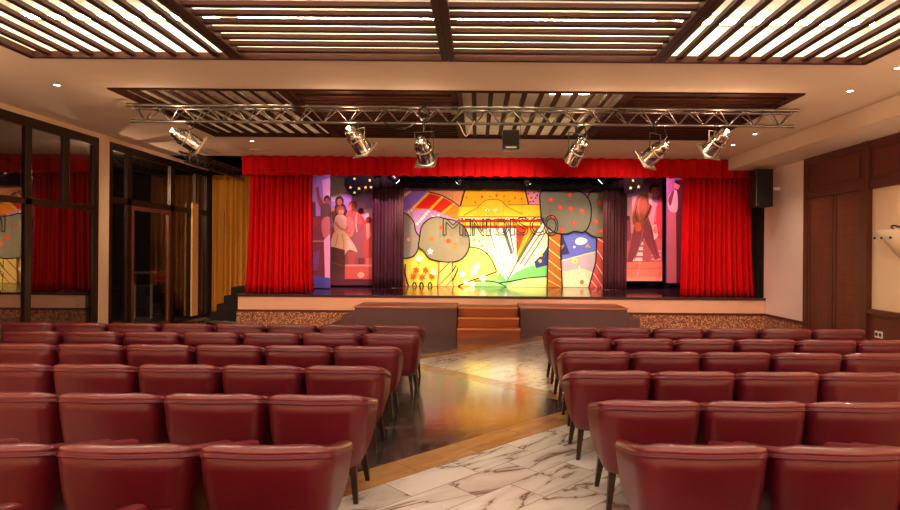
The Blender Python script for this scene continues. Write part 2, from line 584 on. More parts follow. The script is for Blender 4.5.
for y0, y1 in ((9.24, 9.98), (10.0, 10.74)):
    leaf = B().box(x0 + .015, x1, y0, y1, 0.01, 2.59).build('door_leaf', M['wood_leaf'], d2, bevel=.004)
    bb = B()
    for a0, a1, c0, c1 in ((y0, y0 + .07, .01, 2.59), (y1 - .07, y1, .01, 2.59)):
        bb.box(x0 + .003, x0 + .02, a0, a1, c0, c1)
    bb.build('door_stile', M['wood_dark'], leaf, bevel=.003)

# wall sconce on the cream bay
sc_ = thing('wall_sconce', 'frosted half-cone wall sconce with dark knobs on the cream bay of the right wall', 'wall light', (XR, 8.48, 1.6))
b = B()
n = 16
vs, fs = [], []
for k in range(n + 1):
    a = PI / 2 + PI * k / n
    vs.append((0.30 * math.cos(a), 0.30 * math.sin(a), 0.36))
for k in range(n + 1):
    a = PI / 2 + PI * k / n
    vs.append((0.03 * math.cos(a), 0.03 * math.sin(a), -0.02))
for k in range(n):
    fs.append((k, k + 1, n + 2 + k, n + 1 + k))
b.add(vs, fs, 0, True)
b.build('shade', M['shade'], sc_, solid=.008)
for yy, kx in ((0.14, -.27), (-0.02, -.28), (-.16, -.25)):
    B().lathe([(0.001, -.018), (.014, -.012), (.018, 0), (.014, .012), (.001, .018)], 10, Matrix.Translation((kx + .0, yy, .245)) @ Matrix.Rotation(PI / 2, 4, 'Y')).build('knob', M['black'], sc_)
B().tube([(-0.005 - .1 * math.sin(PI * k / 8), .1 * math.cos(PI * k / 8), .36 + .06 * math.sin(PI * k / 8)) for k in range(9)], .012, 8).build('arm', M['black'], sc_)
o = thing('wall_socket', 'white double wall socket low on the dark dado of the right wall', 'socket', (XR - .045, 8.84, .43))
B().box(-.012, 0, -.085, .085, -.05, .05).build('plate', M['white_plastic'], o, bevel=.003)
for yy in (-.04, .04):
    B().lathe([(.001, .0), (.026, .0), (.028, .004), (.028, .0)], 14, Matrix.Translation((-.0125, yy, 0)) @ Matrix.Rotation(-PI / 2, 4, 'Y')).build('socket_face', M['black'], o)

# ------------------------------------------------------------------ lattice ceiling panels
def lattice(P, k, along, label, tubes, group):
    w = (P[1] - P[0]) / 4
    x0 = P[0] + k * w
    x1 = x0 + w
    y0, y1 = P[2], P[3]
    o = thing('slatted_ceiling_panel', label, 'ceiling panel', ((x0 + x1) / 2, (y0 + y1) / 2, ZC), 0, group)
    hx, hy = w / 2 - .002, (y1 - y0) / 2 - .002
    zl, zh = -0.02, 0.05
    b = B()
    e0 = 0.065
    b.box(-hx, -hx + e0, -hy, hy, zl, zh).box(hx - e0, hx, -hy, hy, zl, zh)
    b.box(-hx + e0, hx - e0, -hy, -hy + .045, zl, zh).box(-hx + e0, hx - e0, hy - .045, hy, zl, zh)
    b.build('frame', M['lattice'], o, bevel=.004)
    b = B()
    t = 0.03
    if along == 'Y':
        n = 10
        for i in range(1, n):
            x = -hx + 2 * hx * i / n
            b.box(x - t, x + t, -hy + .045, hy - .045, 0.008, 0.046)
    else:
        n = 15
        for i in range(1, n + 1):
            y = -hy + 2 * hy * i / (n + 1)
            b.box(-hx + e0, hx - e0, y - t, y + t, 0.008, 0.046)
    b.build('slats', M['lattice'], o)
    for ty, tm, tx0, tx1 in tubes:
        f = B().box(tx0, tx1, ty - .03, ty + .03, REC - .03, REC).build('light_fitting', M['white_plastic'], o)
        B().tube([(tx0 + .02, ty, REC - .055), (tx1 - .02, ty, REC - .055)], .018, 8).build('fluorescent_tube', tm, f)
    return o


where = ['leftmost of the four', 'second from left of the four', 'third from left of the four', 'rightmost of the four']
for k in range(4):
    al = 'Y' if k in (0, 3) else 'X'
    run = 'running towards the stage' if al == 'Y' else 'running crosswise'
    lattice(P1, k, al, 'brightly lit wooden slat ceiling panel, slats %s, %s nearest panels' % (run, where[k]),
            [(q, M['tube'], -1.0, 1.0) for q in (1.22, .55, -.15, -.85)], 'lit ceiling panels over the seats')
for k in range(4):
    al = 'Y' if k in (0, 2) else 'X'
    tb = {0: [(-1.15, M['tube_dim'], 0.1, 1.0), (-.6, M['tube_dim'], 0.3, 1.0)], 2: [(-1.15, M['tube_dim'], -1.0, 0.1), (-.3, M['tube_dim'], .2, .9)]}.get(k, [])
    run = 'running towards the stage' if al == 'Y' else 'running crosswise'
    lattice(P2, k, al, 'dim wooden slat ceiling panel above the truss, slats %s, %s' % (run, where[k]), tb, 'ceiling panels above the truss')


# recessed downlights
DOWN = []


def downlight(x, y, label, r=.045, z=ZC, m='lamp_glow'):
    DOWN.append((x, y, z))
    o = thing('recessed_downlight', label, 'downlight', (x, y, z), 0, 'recessed ceiling downlights')
    B().lathe([(r * .75, -.004), (r * 1.15, -.006), (r * 1.2, 0)], 20).build('trim_ring', M['white_plastic'], o)
    B().lathe([(.0005, -.003), (r * .75, -.003)], 16).build('lamp_face', M[m], o)


def ceil_at(px, py, z=ZC):
    p = at(px, py, 1.0)
    k = (z - H) / (p.z - H)
    return p.x * k, k


for px, py, lab in ((57, 85, 'small glowing recessed downlight in the plain ceiling above the left windows'),
                    (850, 91, 'small glowing recessed downlight in the plain ceiling beside the right panelling'),
                    (755, 134, 'small glowing recessed downlight right of the truss end, nearer of two'),
                    (733, 145, 'small glowing recessed downlight right of the truss end, farther of two'),
                    (898, 68, 'small glowing recessed downlight at the far right edge near the lit panel'),
                    (252, 141, 'small recessed downlight left of the far ceiling vent')):
    x, y = ceil_at(px, py)
    downlight(x, y, lab)
for px, py, lab in ((272, 21, 'bright white downlight above the slats of the second lit panel from left'),
                    (614, 22, 'bright white downlight above the slats of the third lit panel from left')):
    x, y = ceil_at(px, py, ZC + REC)
    downlight(x, y, lab, .09, ZC + REC, 'spot_glow')
x, y = ceil_at(260, 150.5)
o = thing('ceiling_vent', 'round ceiling vent near the top left of the red valance', 'vent', (x, y, ZC))
B().lathe([(.20, 0), (.20, -.012), (.15, -.02), (.15, -.006)], 28).build('ring', M['ceiling'], o)
B().lathe([(.001, -.012), (.11, -.016), (.12, -.006)], 28).build('disc', M['ceiling'], o)

# ------------------------------------------------------------------ stage
SZ = 0.69
SX0, SX1, SY0, SY1 = -4.96, XR - .01, 12.40, 16.85
st = thing('stage', 'raised stage with a glossy dark floor, pink stone band and pebble base', 'stage', (0.4, SY0, 0))
def local(o, x0, x1, y0, y1, z0, z1):
    l = o.location
    return (x0 - l.x, x1 - l.x, y0 - l.y, y1 - l.y, z0 - l.z, z1 - l.z)
B().box(*local(st, SX0, SX1, SY0 + .02, SY1, SZ - .05, SZ)).build('stage_floor', M['stage_floor'], st)
B().box(*local(st, SX0, SX1, SY0 - .015, SY0 + .02, SZ - .045, SZ + .003)).build('nosing', M['stage_edge'], st, bevel=.004)
B().box(*local(st, SX0 + .02, SX1, SY0 + .02, SY0 + .12, .375, SZ - .05)).build('stone_band', M['pink_stone'], st)
B().box(*local(st, SX0 + .01, SX1, SY0 - .01, SY0 + .12, .33, .375)).build('trim_strip', M['trim'], st)
B().box(*local(st, SX0, SX1, SY0, SY0 + .12, 0, .33)).build('pebble_base', M['pebble'], st)
B().box(*local(st, SX0 + .01, SX0 + .1, SY0 + .12, SY1, 0, SZ - .05)).build('side_panel', M['platform'], st)

fs_ = thing('wooden_steps', 'orange varnished wooden front steps up to the stage at the aisle end', 'steps', (0.23, 11.2, 0))
for i in range(3):
    y0 = 11.2 + i * .3
    z0, z1 = i * .172, (i + 1) * .172
    r_ = B().box(*local(fs_, -.36, .82, y0 + .015, 12.38, z0, z1 - .03)).build('riser', M['step_wood'], fs_)
    tr = B().box(*local(fs_, -.365, .825, y0, 12.38, z1 - .03, z1)).build('tread', M['step_wood'], fs_, bevel=.006)
    B().box(*local(fs_, -.366, .826, y0 - .012, y0 + .012, z1 - .032, z1 + .003)).build('nosing', M['nosing'], tr, bevel=.004)
for nm, xa, xb, lo, hi, lab in (('stage_platform', -2.32, -.38, -2.57, -2.82, 'dark mauve platform block left of the wooden steps'),
                                ('stage_platform', .84, 2.87, 3.12, 3.12, 'dark mauve platform block right of the wooden steps')):
    o = thing(nm, lab, 'platform', ((xa + xb) / 2, 11.4, 0), 0, 'platform blocks beside the front steps')
    B().box(*local(o, xa, xb, 11.42, 12.38, 0, .52)).build('body', M['platform'], o)
    B().box(*local(o, xa - .01, xb + .01, 11.40, 12.38, .52, .55)).build('top_board', M['platform_top'], o, bevel=.005)
    xs = [(lo, xa - .012, .36), (hi, lo - .002, .19)] if xa < 0 else [(xb + .012, hi, .36)]
    for a, c, h in xs:
        B().box(*local(o, a, c, 11.45, 12.38, 0, h)).build('side_step', M['platform'], o, bevel=.005)
# black steps at the left end of the stage
o = thing('side_stairs', 'black carpeted stairs climbing to the left end of the stage', 'stairs', (-5.5, 13.9, 0))
xs = [-6.0, -5.86, -5.71, -5.56]
for i in range(4):
    r_ = B().box(*local(o, xs[i], SX0 - .01, 13.5 + i * .02, 14.25, i * .19, (i + 1) * .19)).build('step', M['black_step'], o, bevel=.008)


# ------------------------------------------------------------------ curtains
def pleated(name, x0, x1, z0, z1, Y, n, amp, mats, parent=None, flare=(0, 0), seed=0, scallop=0.0, nz=14, axis='X', thick=.012, taper_top=1.0):
    rnd = random.Random(seed)
    seg = n * 10
    ph = [rnd.uniform(-.5, .5) for _ in range(n + 2)]
    am = [rnd.uniform(.5, 1.3) for _ in range(n + 2)]
    vs, fs = [], []
    for j in range(nz + 1):
        t = j / nz            # 0 top, 1 bottom
        for i in range(seg + 1):
            s = i / seg
            q = s * n
            k = int(q)
            f = q - k
            a = am[k] * (1 - f) + am[k + 1] * f
            p = ph[k] * (1 - f) + ph[k + 1] * f
            x = x0 + (x1 - x0) * s
            if flare[0]:
                x -= flare[0] * t * t * (1 - s) ** 2
            if flare[1]:
                x += flare[1] * t ** 3 * s ** 2
            off = amp * a * math.sin(2 * PI * q + p + .35 * math.sin(t * 2.2 + k)) * (taper_top + (1 - taper_top) * t)
            off += amp * .3 * math.sin(2 * PI * q * 2.3 + k)
            z = z1 + (z0 - z1) * t
            if scallop:
                z += scallop * t * abs(math.sin(PI * q))
            vs.append((x, Y + off, z) if axis == 'X' else (Y + off, x, z))
    w = seg + 1
    for j in range(nz):
        for i in range(seg):
            fs.append((j * w + i, (j + 1) * w + i, (j + 1) * w + i + 1, j * w + i + 1))
    bb = B().add(vs, fs, 0, True)
    return bb.build(name, mats, parent, solid=thick)


tag(pleated('stage_curtain', -4.88, -3.56, SZ + .012, 3.55, 12.9, 13, .11, M['red'], flare=(.10, .05), seed=3), 'red velvet curtain gathered at the left side of the stage', 'curtain')
tag(pleated('stage_curtain', 4.44, 5.86, SZ + .012, 3.55, 12.9, 13, .11, M['red'], flare=(.04, .09), seed=5), 'red velvet curtain gathered at the right side of the stage', 'curtain')
tag(pleated('curtain_valance', -4.92, 5.92, 3.165, 3.575, 12.54, 40, .05, M['red_val'], seed=8, scallop=.02, nz=6), 'long red pleated velvet valance across the top of the stage', 'valance')
tag(pleated('side_curtain', -6.46, -5.1, .02, 3.42, 14.62, 11, .05, M['yellow_cloth'], seed=11), 'mustard yellow curtain hanging left of the stage by the black stairs', 'curtain')
tag(pleated('black_drape', 5.55, 5.95, SZ + .01, 4.2, 13.3, 4, .03, M['black_cloth'], seed=12), 'black drape filling the dark gap between the right red curtain and white wall', 'curtain')  # sheet added to stand for the darkness of the gap
tag(pleated('black_drape', -4.9, -4.2, SZ + .01, 4.4, 13.3, 6, .03, M['black_cloth'], seed=13), 'black drape behind the left red curtain', 'curtain')
tag(pleated('plum_drape', -2.60, -1.83, SZ + .01, 4.4, 14.9, 9, .04, M['plum_cloth'], seed=14), 'dark plum drape between the dancers banner and the left of the painted backdrop', 'curtain')
tag(pleated('plum_drape', 3.14, 3.72, SZ + .01, 4.4, 14.9, 7, .04, M['plum_cloth'], seed=15), 'dark plum drape between the right of the painted backdrop and the man banner', 'curtain')
tag(pleated('border_curtain', -2.75, 3.8, 3.14, 4.5, 14.6, 24, .03, M['black_cloth'], seed=16, nz=5), 'black cloth border hanging above the painted backdrop with small spotlights', 'curtain')
tag(pleated('border_curtain', -4.3, 5.3, 3.6, 4.5, 14.3, 24, .03, M['black_cloth'], seed=17, nz=5), 'high black cloth border just behind the red valance', 'curtain')

# ------------------------------------------------------------------ painted surfaces
def smooth_pts(pts, closed=True, sub=6):
    out = []
    n = len(pts)
    rng = range(n) if closed else range(n - 1)
    for i in rng:
        p0, p1, p2, p3 = (pts[(i - 1) % n], pts[i], pts[(i + 1) % n], pts[(i + 2) % n]) if closed else \
            (pts[max(i - 1, 0)], pts[i], pts[i + 1], pts[min(i + 2, n - 1)])
        for k in range(sub):
            t = k / sub
            out.append(tuple(.5 * ((2 * p1[d]) + (-p0[d] + p2[d]) * t + (2 * p0[d] - 5 * p1[d] + 4 * p2[d] - p3[d]) * t * t +
                                   (-p0[d] + 3 * p1[d] - 3 * p2[d] + p3[d]) * t ** 3) for d in (0, 1)))
    if not closed:
        out.append(pts[-1])
    return out


class Painting:
    """flat cloth with a painted design; design points are measured on the photograph and laid out in metres on the cloth"""
    def __init__(s, Y, step=.0006, clip=None):
        s.Y, s.b, s.m, s.y, s.step, s.clip = Y, B(), [], 0.0, step, clip

    def idx(s, rgb):
        m = paint(rgb)
        if m not in s.m:
            s.m.append(m)
        return s.m.index(m)

    def P(s, p):
        x, y = p
        if s.clip:
            x = min(max(x, s.clip[0]), s.clip[1])
            y = min(max(y, s.clip[2]), s.clip[3])
        q = at(x, y, s.Y)
        return Vector((q.x, s.Y - s.y, max(q.z, SZ + .006)))

    def poly(s, pts, rgb, raise_=True):
        if raise_:
            s.y += s.step
        vs = [s.P(p) for p in pts]
        a = sum((vs[i].x * vs[(i + 1) % len(vs)].z - vs[(i + 1) % len(vs)].x * vs[i].z) for i in range(len(vs)))
        if a < 0:
            vs.reverse()
        s.b.add(vs, [tuple(range(len(vs)))], s.idx(rgb))

    def rect(s, x0, x1, y0, y1, rgb, **k):
        s.poly([(x0, y0), (x1, y0), (x1, y1), (x0, y1)], rgb, **k)

    def ell(s, cx, cy, rx, ry, rgb, n=16, **k):
        s.poly([(cx + rx * math.cos(2 * PI * i / n), cy + ry * math.sin(2 * PI * i / n)) for i in range(n)], rgb, **k)

    def blob(s, pts, rgb, outline=None, w=.8):
        sp = smooth_pts(pts)
        s.poly(sp, rgb)
        if outline:
            s.line(sp + [sp[0]], w, outline)

    def line(s, pts, w, rgb):
        w *= 1.5 if rgb == DK else 1.2
        s.y += s.step
        n = len(pts)
        side = []
        for i in range(n):
            a, c = pts[max(i - 1, 0)], pts[min(i + 1, n - 1)]
            L = math.hypot(c[0] - a[0], c[1] - a[1]) or 1e-6
            side.append((-(c[1] - a[1]) / L * w / 2, (c[0] - a[0]) / L * w / 2))
        for i in range(n - 1):
            (xa, ya), (xb, yb), (na, ma), (nb, mb) = pts[i], pts[i + 1], side[i], side[i + 1]
            s.poly([(xa + na, ya + ma), (xb + nb, yb + mb), (xb - nb, yb - mb), (xa - na, ya - ma)], rgb, raise_=False)

    def star(s, cx, cy, r, rgb, n=5, inner=.42, rot=-PI / 2):
        s.poly([(cx + (r if i % 2 == 0 else r * inner) * math.cos(rot + PI * i / n), cy + (r if i % 2 == 0 else r * inner) * math.sin(rot + PI * i / n)) for i in range(2 * n)], rgb)

    def build(s, name, back=.012):
        xs = [v[0] for v in s.b.v]
        zs = [v[2] for v in s.b.v]
        s.b.box(min(xs), max(xs), s.Y, s.Y + back, min(zs), max(zs), s.idx((60, 50, 50)))
        return s.b.build(name, s.m)


DK = (34, 22, 18)
pt = Painting(15.8, clip=(392, 618, 186, 287.4))
pt.rect(392, 618, 186, 287.4, (196, 130, 190))
# left: rainbow bands
pt.poly([(401, 190), (428, 190), (411, 209), (400, 211)], (146, 96, 200))
pt.poly([(428, 190), (466, 190), (462, 207), (446, 198)], (222, 138, 92))
pt.poly(smooth_pts([(429, 193), (442, 197), (455, 204), (465, 216), (457, 219), (443, 214), (430, 209), (414, 208)]), (238, 120, 24))
pt.poly([(428, 193), (442, 197), (430, 209), (414, 208)], (226, 24, 16))
pt.poly([(443, 197.5), (454, 203.5), (443, 213), (431, 209.5)], (222, 40, 18))
for a, c in (((429, 192.5), (412, 209)), ((442.5, 197), (430, 209.5)), ((454.5, 203), (442, 213.5)), ((411, 191), (401, 198))):
    pt.line([a, c], 2.0, (250, 176, 50))
for i in range(6):
    t = i / 6
    pt.line([(429 - 13 * t, 210.5 + 15 * t), (429 - 13 * t - 1.6, 210.5 + 15 * t + 1.8)], 2.2, (250, 236, 236))
for i in range(3):
    pt.line([(412 - 2.4 * i, 209.5 + 2 * i), (410.6 - 2.4 * i, 210.8 + 2 * i)], 2.4, (250, 220, 180))
pt.blob([(430, 213), (433, 216), (437, 215.5), (439, 214), (439, 217), (434, 218)], (250, 240, 245))
pt.line(smooth_pts([(428, 191.6), (442, 195.5), (452, 201), (460, 207)], False), .7, DK)
# yellow ground left
pt.poly([(392, 262), (404, 256), (414, 248), (421, 246), (436, 258), (470, 246), (476, 246), (498, 268), (512, 288), (392, 288)], (248, 226, 96))
# centre: cream field and rays
pt.poly([(466, 228), (548, 226), (556, 236), (520, 288), (498, 288), (470, 250)], (248, 238, 190))
pt.poly(smooth_pts([(468, 248), (480, 249), (490, 256), (496, 266), (498, 276), (494, 288), (470, 288), (462, 270)]), (250, 232, 110))
pt.line(smooth_pts([(469, 247), (480, 249), (489, 256), (494, 265), (496.5, 272)], False), .8, DK)
for x, y in ((479, 241), (482, 246), (487, 253), (474, 240), (512, 236), (513, 241), (516, 232)):
    pt.ell(x, y, 1.0, 1.0, (60, 40, 70), 10)
pt.poly([(516, 226), (530, 226), (516.5, 257)], (216, 64, 28))
pt.poly([(528, 226), (543, 224), (520, 262), (517, 254)], (238, 160, 40))
pt.poly([(487, 228), (502, 228), (511, 284), (504, 283)], (246, 248, 240))
pt.poly([(503, 228), (516, 228), (516, 262), (511, 268)], (250, 248, 236))
pt.poly([(540, 224), (556, 220), (516, 276), (509, 276)], (250, 246, 228))
for a, c, w, col in (((489, 229), (505, 281), 1.0, (150, 130, 160)), ((493, 229), (508, 280), .8, (110, 110, 120)), ((497, 229), (509, 272), .7, (190, 170, 150)),
                     ((503.5, 228), (512, 254), 2.6, (96, 96, 92)), ((509, 229), (514, 252), 1.2, (110, 108, 104)),
                     ((541, 223), (517, 262), 2.0, (84, 92, 58)), ((534, 229), (518, 258), 1.0, (120, 110, 60)), ((548, 222), (520, 264), 1.3, (212, 116, 52)),
                     ((551, 224), (524, 266), 1.0, (120, 70, 50)), ((555, 226), (528, 268), 1.4, (250, 236, 210)), ((517, 262), (506, 283), 1.0, (96, 96, 80))):
    pt.line([a, c], w, col)
# green ground
pt.poly([(494, 288), (499, 272), (507, 281), (516, 272), (530, 266), (548, 262), (566, 260), (566, 288)], (112, 190, 112))
pt.poly([(470, 288), (478, 282), (492, 277), (506, 283), (500, 288)], (140, 200, 120))
pt.poly([(506, 288), (512, 282), (530, 278), (566, 276), (566, 288)], (216, 232, 140))
pt.line(smooth_pts([(498, 283), (512, 281), (528, 278), (548, 276.5)], False), .8, DK)
pt.line(smooth_pts([(458, 286), (470, 281), (482, 277), (496, 272)], False), .8, DK)
pt.line(smooth_pts([(474, 281), (488, 281), (499, 283), (508, 288)], False), .7, DK)
for x, y, r in ((466, 282, 2.6), (472, 284, 3.0), (483, 278, 3.4), (462, 274, 3.2), (477, 266, 3.2), (474, 272, 3.6)):
    pt.ell(x, y, r, r, (252, 246, 214), 12)
# right: navy peak, blue sky, pale hill
pt.poly([(544, 252), (558, 228), (566, 240), (570, 254), (560, 262), (536, 268), (534, 262)], (52, 60, 120))
pt.poly([(560, 228), (606, 226), (606, 256), (562, 262), (562, 255), (569.5, 254)], (104, 112, 212))
pt.poly(smooth_pts([(560, 261), (575, 257), (590, 253), (606, 250)], False) + [(606, 288), (560, 288)], (190, 176, 196))
pt.poly([(560, 272), (580, 268), (606, 276), (606, 288), (560, 288)], (222, 222, 186))
pt.line(smooth_pts([(560, 261), (575, 257), (590, 253), (606, 250)], False), .8, (240, 230, 150))
for x, r in ((567, 4), (572, 6), (582, 6), (587, 4)):
    pt.poly([(x - r, 284), (x, 284 - r * 2.0), (x + r, 284)], (240, 238, 196))
for x, y in ((541, 255), (540, 261)):
    pt.ell(x, y, 1.7, 1.7, (236, 176, 96), 10)
pt.blob([(575, 243), (576, 239), (580, 237.5), (585, 238.5), (587, 241), (584, 244), (579, 245)], (244, 236, 244))
pt.ell(574, 247, 1.3, 1.3, (240, 236, 244), 10)
pt.star(587.5, 246, 3.2, (236, 160, 60), 3)
pt.ell(574.5, 261, 3.4, 3.0, (226, 228, 128), 12)
pt.ell(574.5, 261, 1.5, 1.2, (190, 176, 150), 10)
pt.ell(579, 266.5, 1.2, 1.2, (250, 230, 220), 10)
pt.ell(581.5, 282, 2.2, 2.2, (220, 116, 90), 12)
# sun dome
pt.poly(smooth_pts([(464.5, 190), (500, 189), (526, 190)], False) + [(529.5, 205), (460, 206.5)], (240, 154, 20))
for a in ((528.5, 205, 525, 190), (460.5, 206, 465, 190)):
    pt.line([(a[0], a[1]), (a[2], a[3])], 1.0, DK)
pt.poly([(526, 190), (541, 190), (541, 205), (529.5, 205)], (222, 130, 158))
for x, y in ((528, 194), (531, 198), (534, 193), (533, 201.5), (537, 195.5), (538, 191.5), (535.5, 198), (530, 202)):
    pt.ell(x, y, .9, .9, (60, 20, 60), 8)
for x, y, r in ((466.5, 198, .9), (482, 197, 1.4), (490, 196.5, .9), (496.5, 195.6, 1.4), (504, 196.5, .9), (515, 198, 1.1), (521.5, 199, 1.1), (509, 201.5, .9), (475.5, 202.5, 1.0)):
    pt.ell(x, y, r, r, (206, 70, 20), 10)
pt.poly([(460, 206.5), (539.5, 205), (540, 217), (458, 217)], (242, 176, 34))
pt.line([(460, 206.3), (478, 206)], .7, (150, 80, 10))
pt.line([(507, 205), (539, 204.8)], .7, (150, 80, 10))
hump = smooth_pts([(464, 215), (477, 208), (484, 201.5), (492, 199.5), (501, 201), (508, 207.5), (522, 214)], False)
pt.poly(hump, (246, 170, 36))
pt.line(hump, .7, (150, 80, 10))
for x in (487, 495.5):
    pt.ell(x, 210.2, 1.7, 1.3, (246, 240, 230), 12)
    pt.ell(x + .3, 210.4, .8, .8, (20, 14, 14), 10)
for y0, y1, c in ((216.6, 217.6, (70, 30, 20)), (217.6, 219.6, (246, 220, 160)), (219.6, 222.4, (206, 40, 26)), (222.4, 225.6, (248, 200, 60)), (225.6, 228.0, (206, 50, 26))):
    pt.rect(459, 540, y0, y1, c)
for i in range(26):
    pt.line([(462 + 3 * i, 218), (462 + 3 * i, 220)], .8, (180, 70, 30))
for x in (470, 480, 487, 494, 504, 513):
    pt.line([(x, 219), (x, 228)], .8, (120, 40, 20))
# left trees
G1, G2, G3 = (150, 132, 128), (144, 130, 108), (116, 110, 100)
pt.poly([(398, 262), (404, 260), (406, 288), (398, 288)], (206, 80, 50))
pt.blob([(392, 216), (400, 212), (408, 215), (414, 222), (416, 231), (420, 238), (419, 247), (415, 255), (408, 258), (400, 258), (392, 256)], G1, DK)
pt.poly([(439, 258), (452.5, 258), (452, 270), (453.5, 288), (438, 288)], (238, 196, 110))
pt.poly([(452, 272), (456, 266), (458, 269), (453, 280)], (238, 196, 110))
for a, c in (((439, 273), (450, 262)), ((438, 287), (452, 272)), ((446, 288), (453, 279)), ((438, 288), (439.5, 259)), ((453.5, 288), (452, 276)), ((452.3, 272), (452.5, 259))):
    pt.line([a, c], .8, (150, 60, 20))
pt.line([(452, 272), (456.2, 265.6), (458.2, 268.4), (453, 280)], .8, DK)
pt.blob([(420, 238), (422, 227), (428, 220), (437, 217), (446, 219), (455, 221), (463, 226), (468, 234), (469.5, 244), (467, 253), (460, 260), (450, 262), (438, 261), (429, 258), (424, 251), (419, 247)], G2, DK)
for x, y, r, c in ((441.5, 228, 2.0, (226, 84, 34)), (432, 239, 2.6, (222, 110, 62)), (448.5, 241, 2.6, (226, 80, 30)), (455, 248, 2.4, (226, 126, 50)), (455.5, 244, 1.6, (206, 110, 60)),
                   (402.5, 225, 2.2, (216, 60, 40)), (409, 239.5, 1.9, (236, 150, 130)), (402.5, 240.5, 1.6, (236, 180, 60))):
    pt.ell(x, y, r, r, c, 12)
pt.star(430.5, 251.5, 3.6, (196, 196, 230), 5, .6)
for x, y in ((416.5, 270), (426, 270), (414, 276), (422.5, 277), (432, 276)):
    pt.star(x, y, 4.2, (230, 96, 30), 6, .45)
for x, y, r in ((419.5, 258.5, 3.4), (434, 272, 3.0)):
    pt.ell(x, y, r, r, (252, 246, 210), 12)
for x in (415, 422, 430.5):
    pt.line(smooth_pts([(x - 2, 286.5), (x - 1.2, 283), (x + .6, 282.6), (x + 2, 286.5)], False), .8, DK)
pt.line(smooth_pts([(406, 264), (405.5, 272), (407, 280), (409, 286)], False), .9, DK)
# right trees
TR = (168, 98, 40)
pt.poly([(548, 232), (560.5, 232), (560, 256), (561.5, 288), (546.5, 288), (547.5, 258)], TR)
pt.poly([(559.5, 247), (563, 244), (564, 246), (560, 251)], TR)
for y in (237, 249, 260, 270, 280):
    pt.line([(548, y), (560.5, y + 10)], .8, (240, 206, 130))
for pts in ([(548, 232), (547.5, 258), (546.5, 288)], [(560.5, 234), (560, 256), (561.7, 288)]):
    pt.line(pts, .8, DK)
pt.poly([(596, 236), (606, 236), (604, 262), (603, 288), (588, 288), (595, 262)], (212, 84, 84))
for a, c in (((596, 238), (606, 245)), ((596, 250), (604, 262)), ((594, 262), (604, 278)), ((592, 272), (602, 288)), ((590, 280), (596, 288))):
    pt.line([a, c], .8, (246, 206, 190))
pt.line([(596, 237), (595, 262), (588, 288)], .9, DK)
pt.line([(604.5, 262), (603, 288)], .9, DK)
pt.poly([(604, 274), (606, 282), (612, 286), (612, 288), (603, 288)], (220, 190, 110))
pt.blob([(587, 198), (591, 192), (598, 189.6), (606, 191), (616, 192), (618, 210), (616, 236), (606, 238), (594, 237), (587, 233), (582, 226)], G3, DK, .9)
pt.blob([(540.5, 192), (552, 191), (566, 190.6), (578, 191.4), (586, 197), (590, 206), (590, 219), (587, 228), (582, 232.5), (574, 231.5), (566, 234), (556, 233.4), (549, 229), (542, 221), (539.8, 206)], G3, DK, .9)
for x, y in ((550, 200), (569, 195.5), (559.5, 207.5), (570, 209), (581, 211.5), (573, 223.5), (561, 230), (552, 217.5), (598.3, 203.5), (603.5, 216.3), (595, 222), (600, 231.3)):
    pt.ell(x, y, 2.5, 2.6, (222, 70, 42), 12)
    pt.ell(x + .2, y - .2, .9, 1.0, (236, 110, 80), 8)
tag(pt.build('painted_backdrop'), 'brightly painted backdrop of trees with red apples, sun and light rays at the back of the stage', 'backdrop')

# banner: dancers on the left
pl = Painting(15.2, clip=(329.5, 374, 170, 285.2))
pl.rect(329.5, 374, 170, 285.2, (164, 124, 190))
pl.poly([(329, 176), (344, 178), (346, 192), (338, 203), (329, 200)], (196, 176, 190))
pl.poly([(329, 228), (374, 214), (374, 286), (329, 286)], (150, 84, 78))
pl.blob([(360, 212), (368, 209), (374, 210), (374, 224), (362, 226)], (214, 170, 186))
pl.blob([(335, 206), (340, 202), (346, 207), (347, 220), (334, 222)], (70, 46, 48))
pl.ell(339.5, 201, 4.4, 5.0, (70, 40, 36))
pl.ell(339.6, 202, 2.6, 3.4, (172, 96, 76))
pl.blob([(348, 211), (354, 209), (360, 213), (365, 220), (366, 228), (358, 226), (356, 236), (347, 232), (345, 220)], (206, 92, 84))
pl.ell(353, 205, 4.6, 4.4, (166, 60, 56))
pl.ell(352, 207, 2.8, 3.4, (206, 120, 96))
pl.ell(361, 211, 3.0, 3.2, (80, 34, 40))
pl.blob([(353, 230), (362, 224), (366, 240), (366, 262), (355, 258)], (150, 92, 92))
pl.blob([(365, 222), (371, 218), (374, 226), (374, 262), (364, 262)], (190, 80, 70))
pl.ell(369, 220, 2.8, 3.2, (120, 44, 44))
pl.blob([(335, 218), (341, 214), (347, 219), (346, 228), (343, 233), (335, 232)], (226, 186, 168))
pl.ell(340.5, 210.5, 4.2, 4.6, (150, 84, 56))
pl.ell(341.2, 212, 2.6, 3.3, (216, 142, 112))
pl.line(smooth_pts([(335, 222), (340, 228), (348, 231), (352, 228)], False), 2.0, (208, 130, 106))
pl.blob([(335, 232), (344, 231), (350, 238), (356, 248), (357, 252), (349, 250), (343, 256), (334, 252), (330, 248), (332, 238)], (226, 190, 150))
pl.line(smooth_pts([(338, 234), (336, 244), (333, 251)], False), .8, (190, 150, 116))
pl.line(smooth_pts([(342, 234), (344, 244), (343, 254)], False), .8, (190, 150, 116))
pl.line(smooth_pts([(346, 236), (350, 244), (352, 250)], False), .8, (240, 210, 176))
pl.blob([(347, 219), (351, 217), (354, 224), (354, 232), (350, 233), (347, 226)], (220, 122, 104))
pl.line(smooth_pts([(357, 213), (356, 222), (357, 232)], False), 1.0, (240, 170, 150))
pl.line(smooth_pts([(361, 216), (364, 224), (360, 231)], False), 1.4, (180, 64, 62))
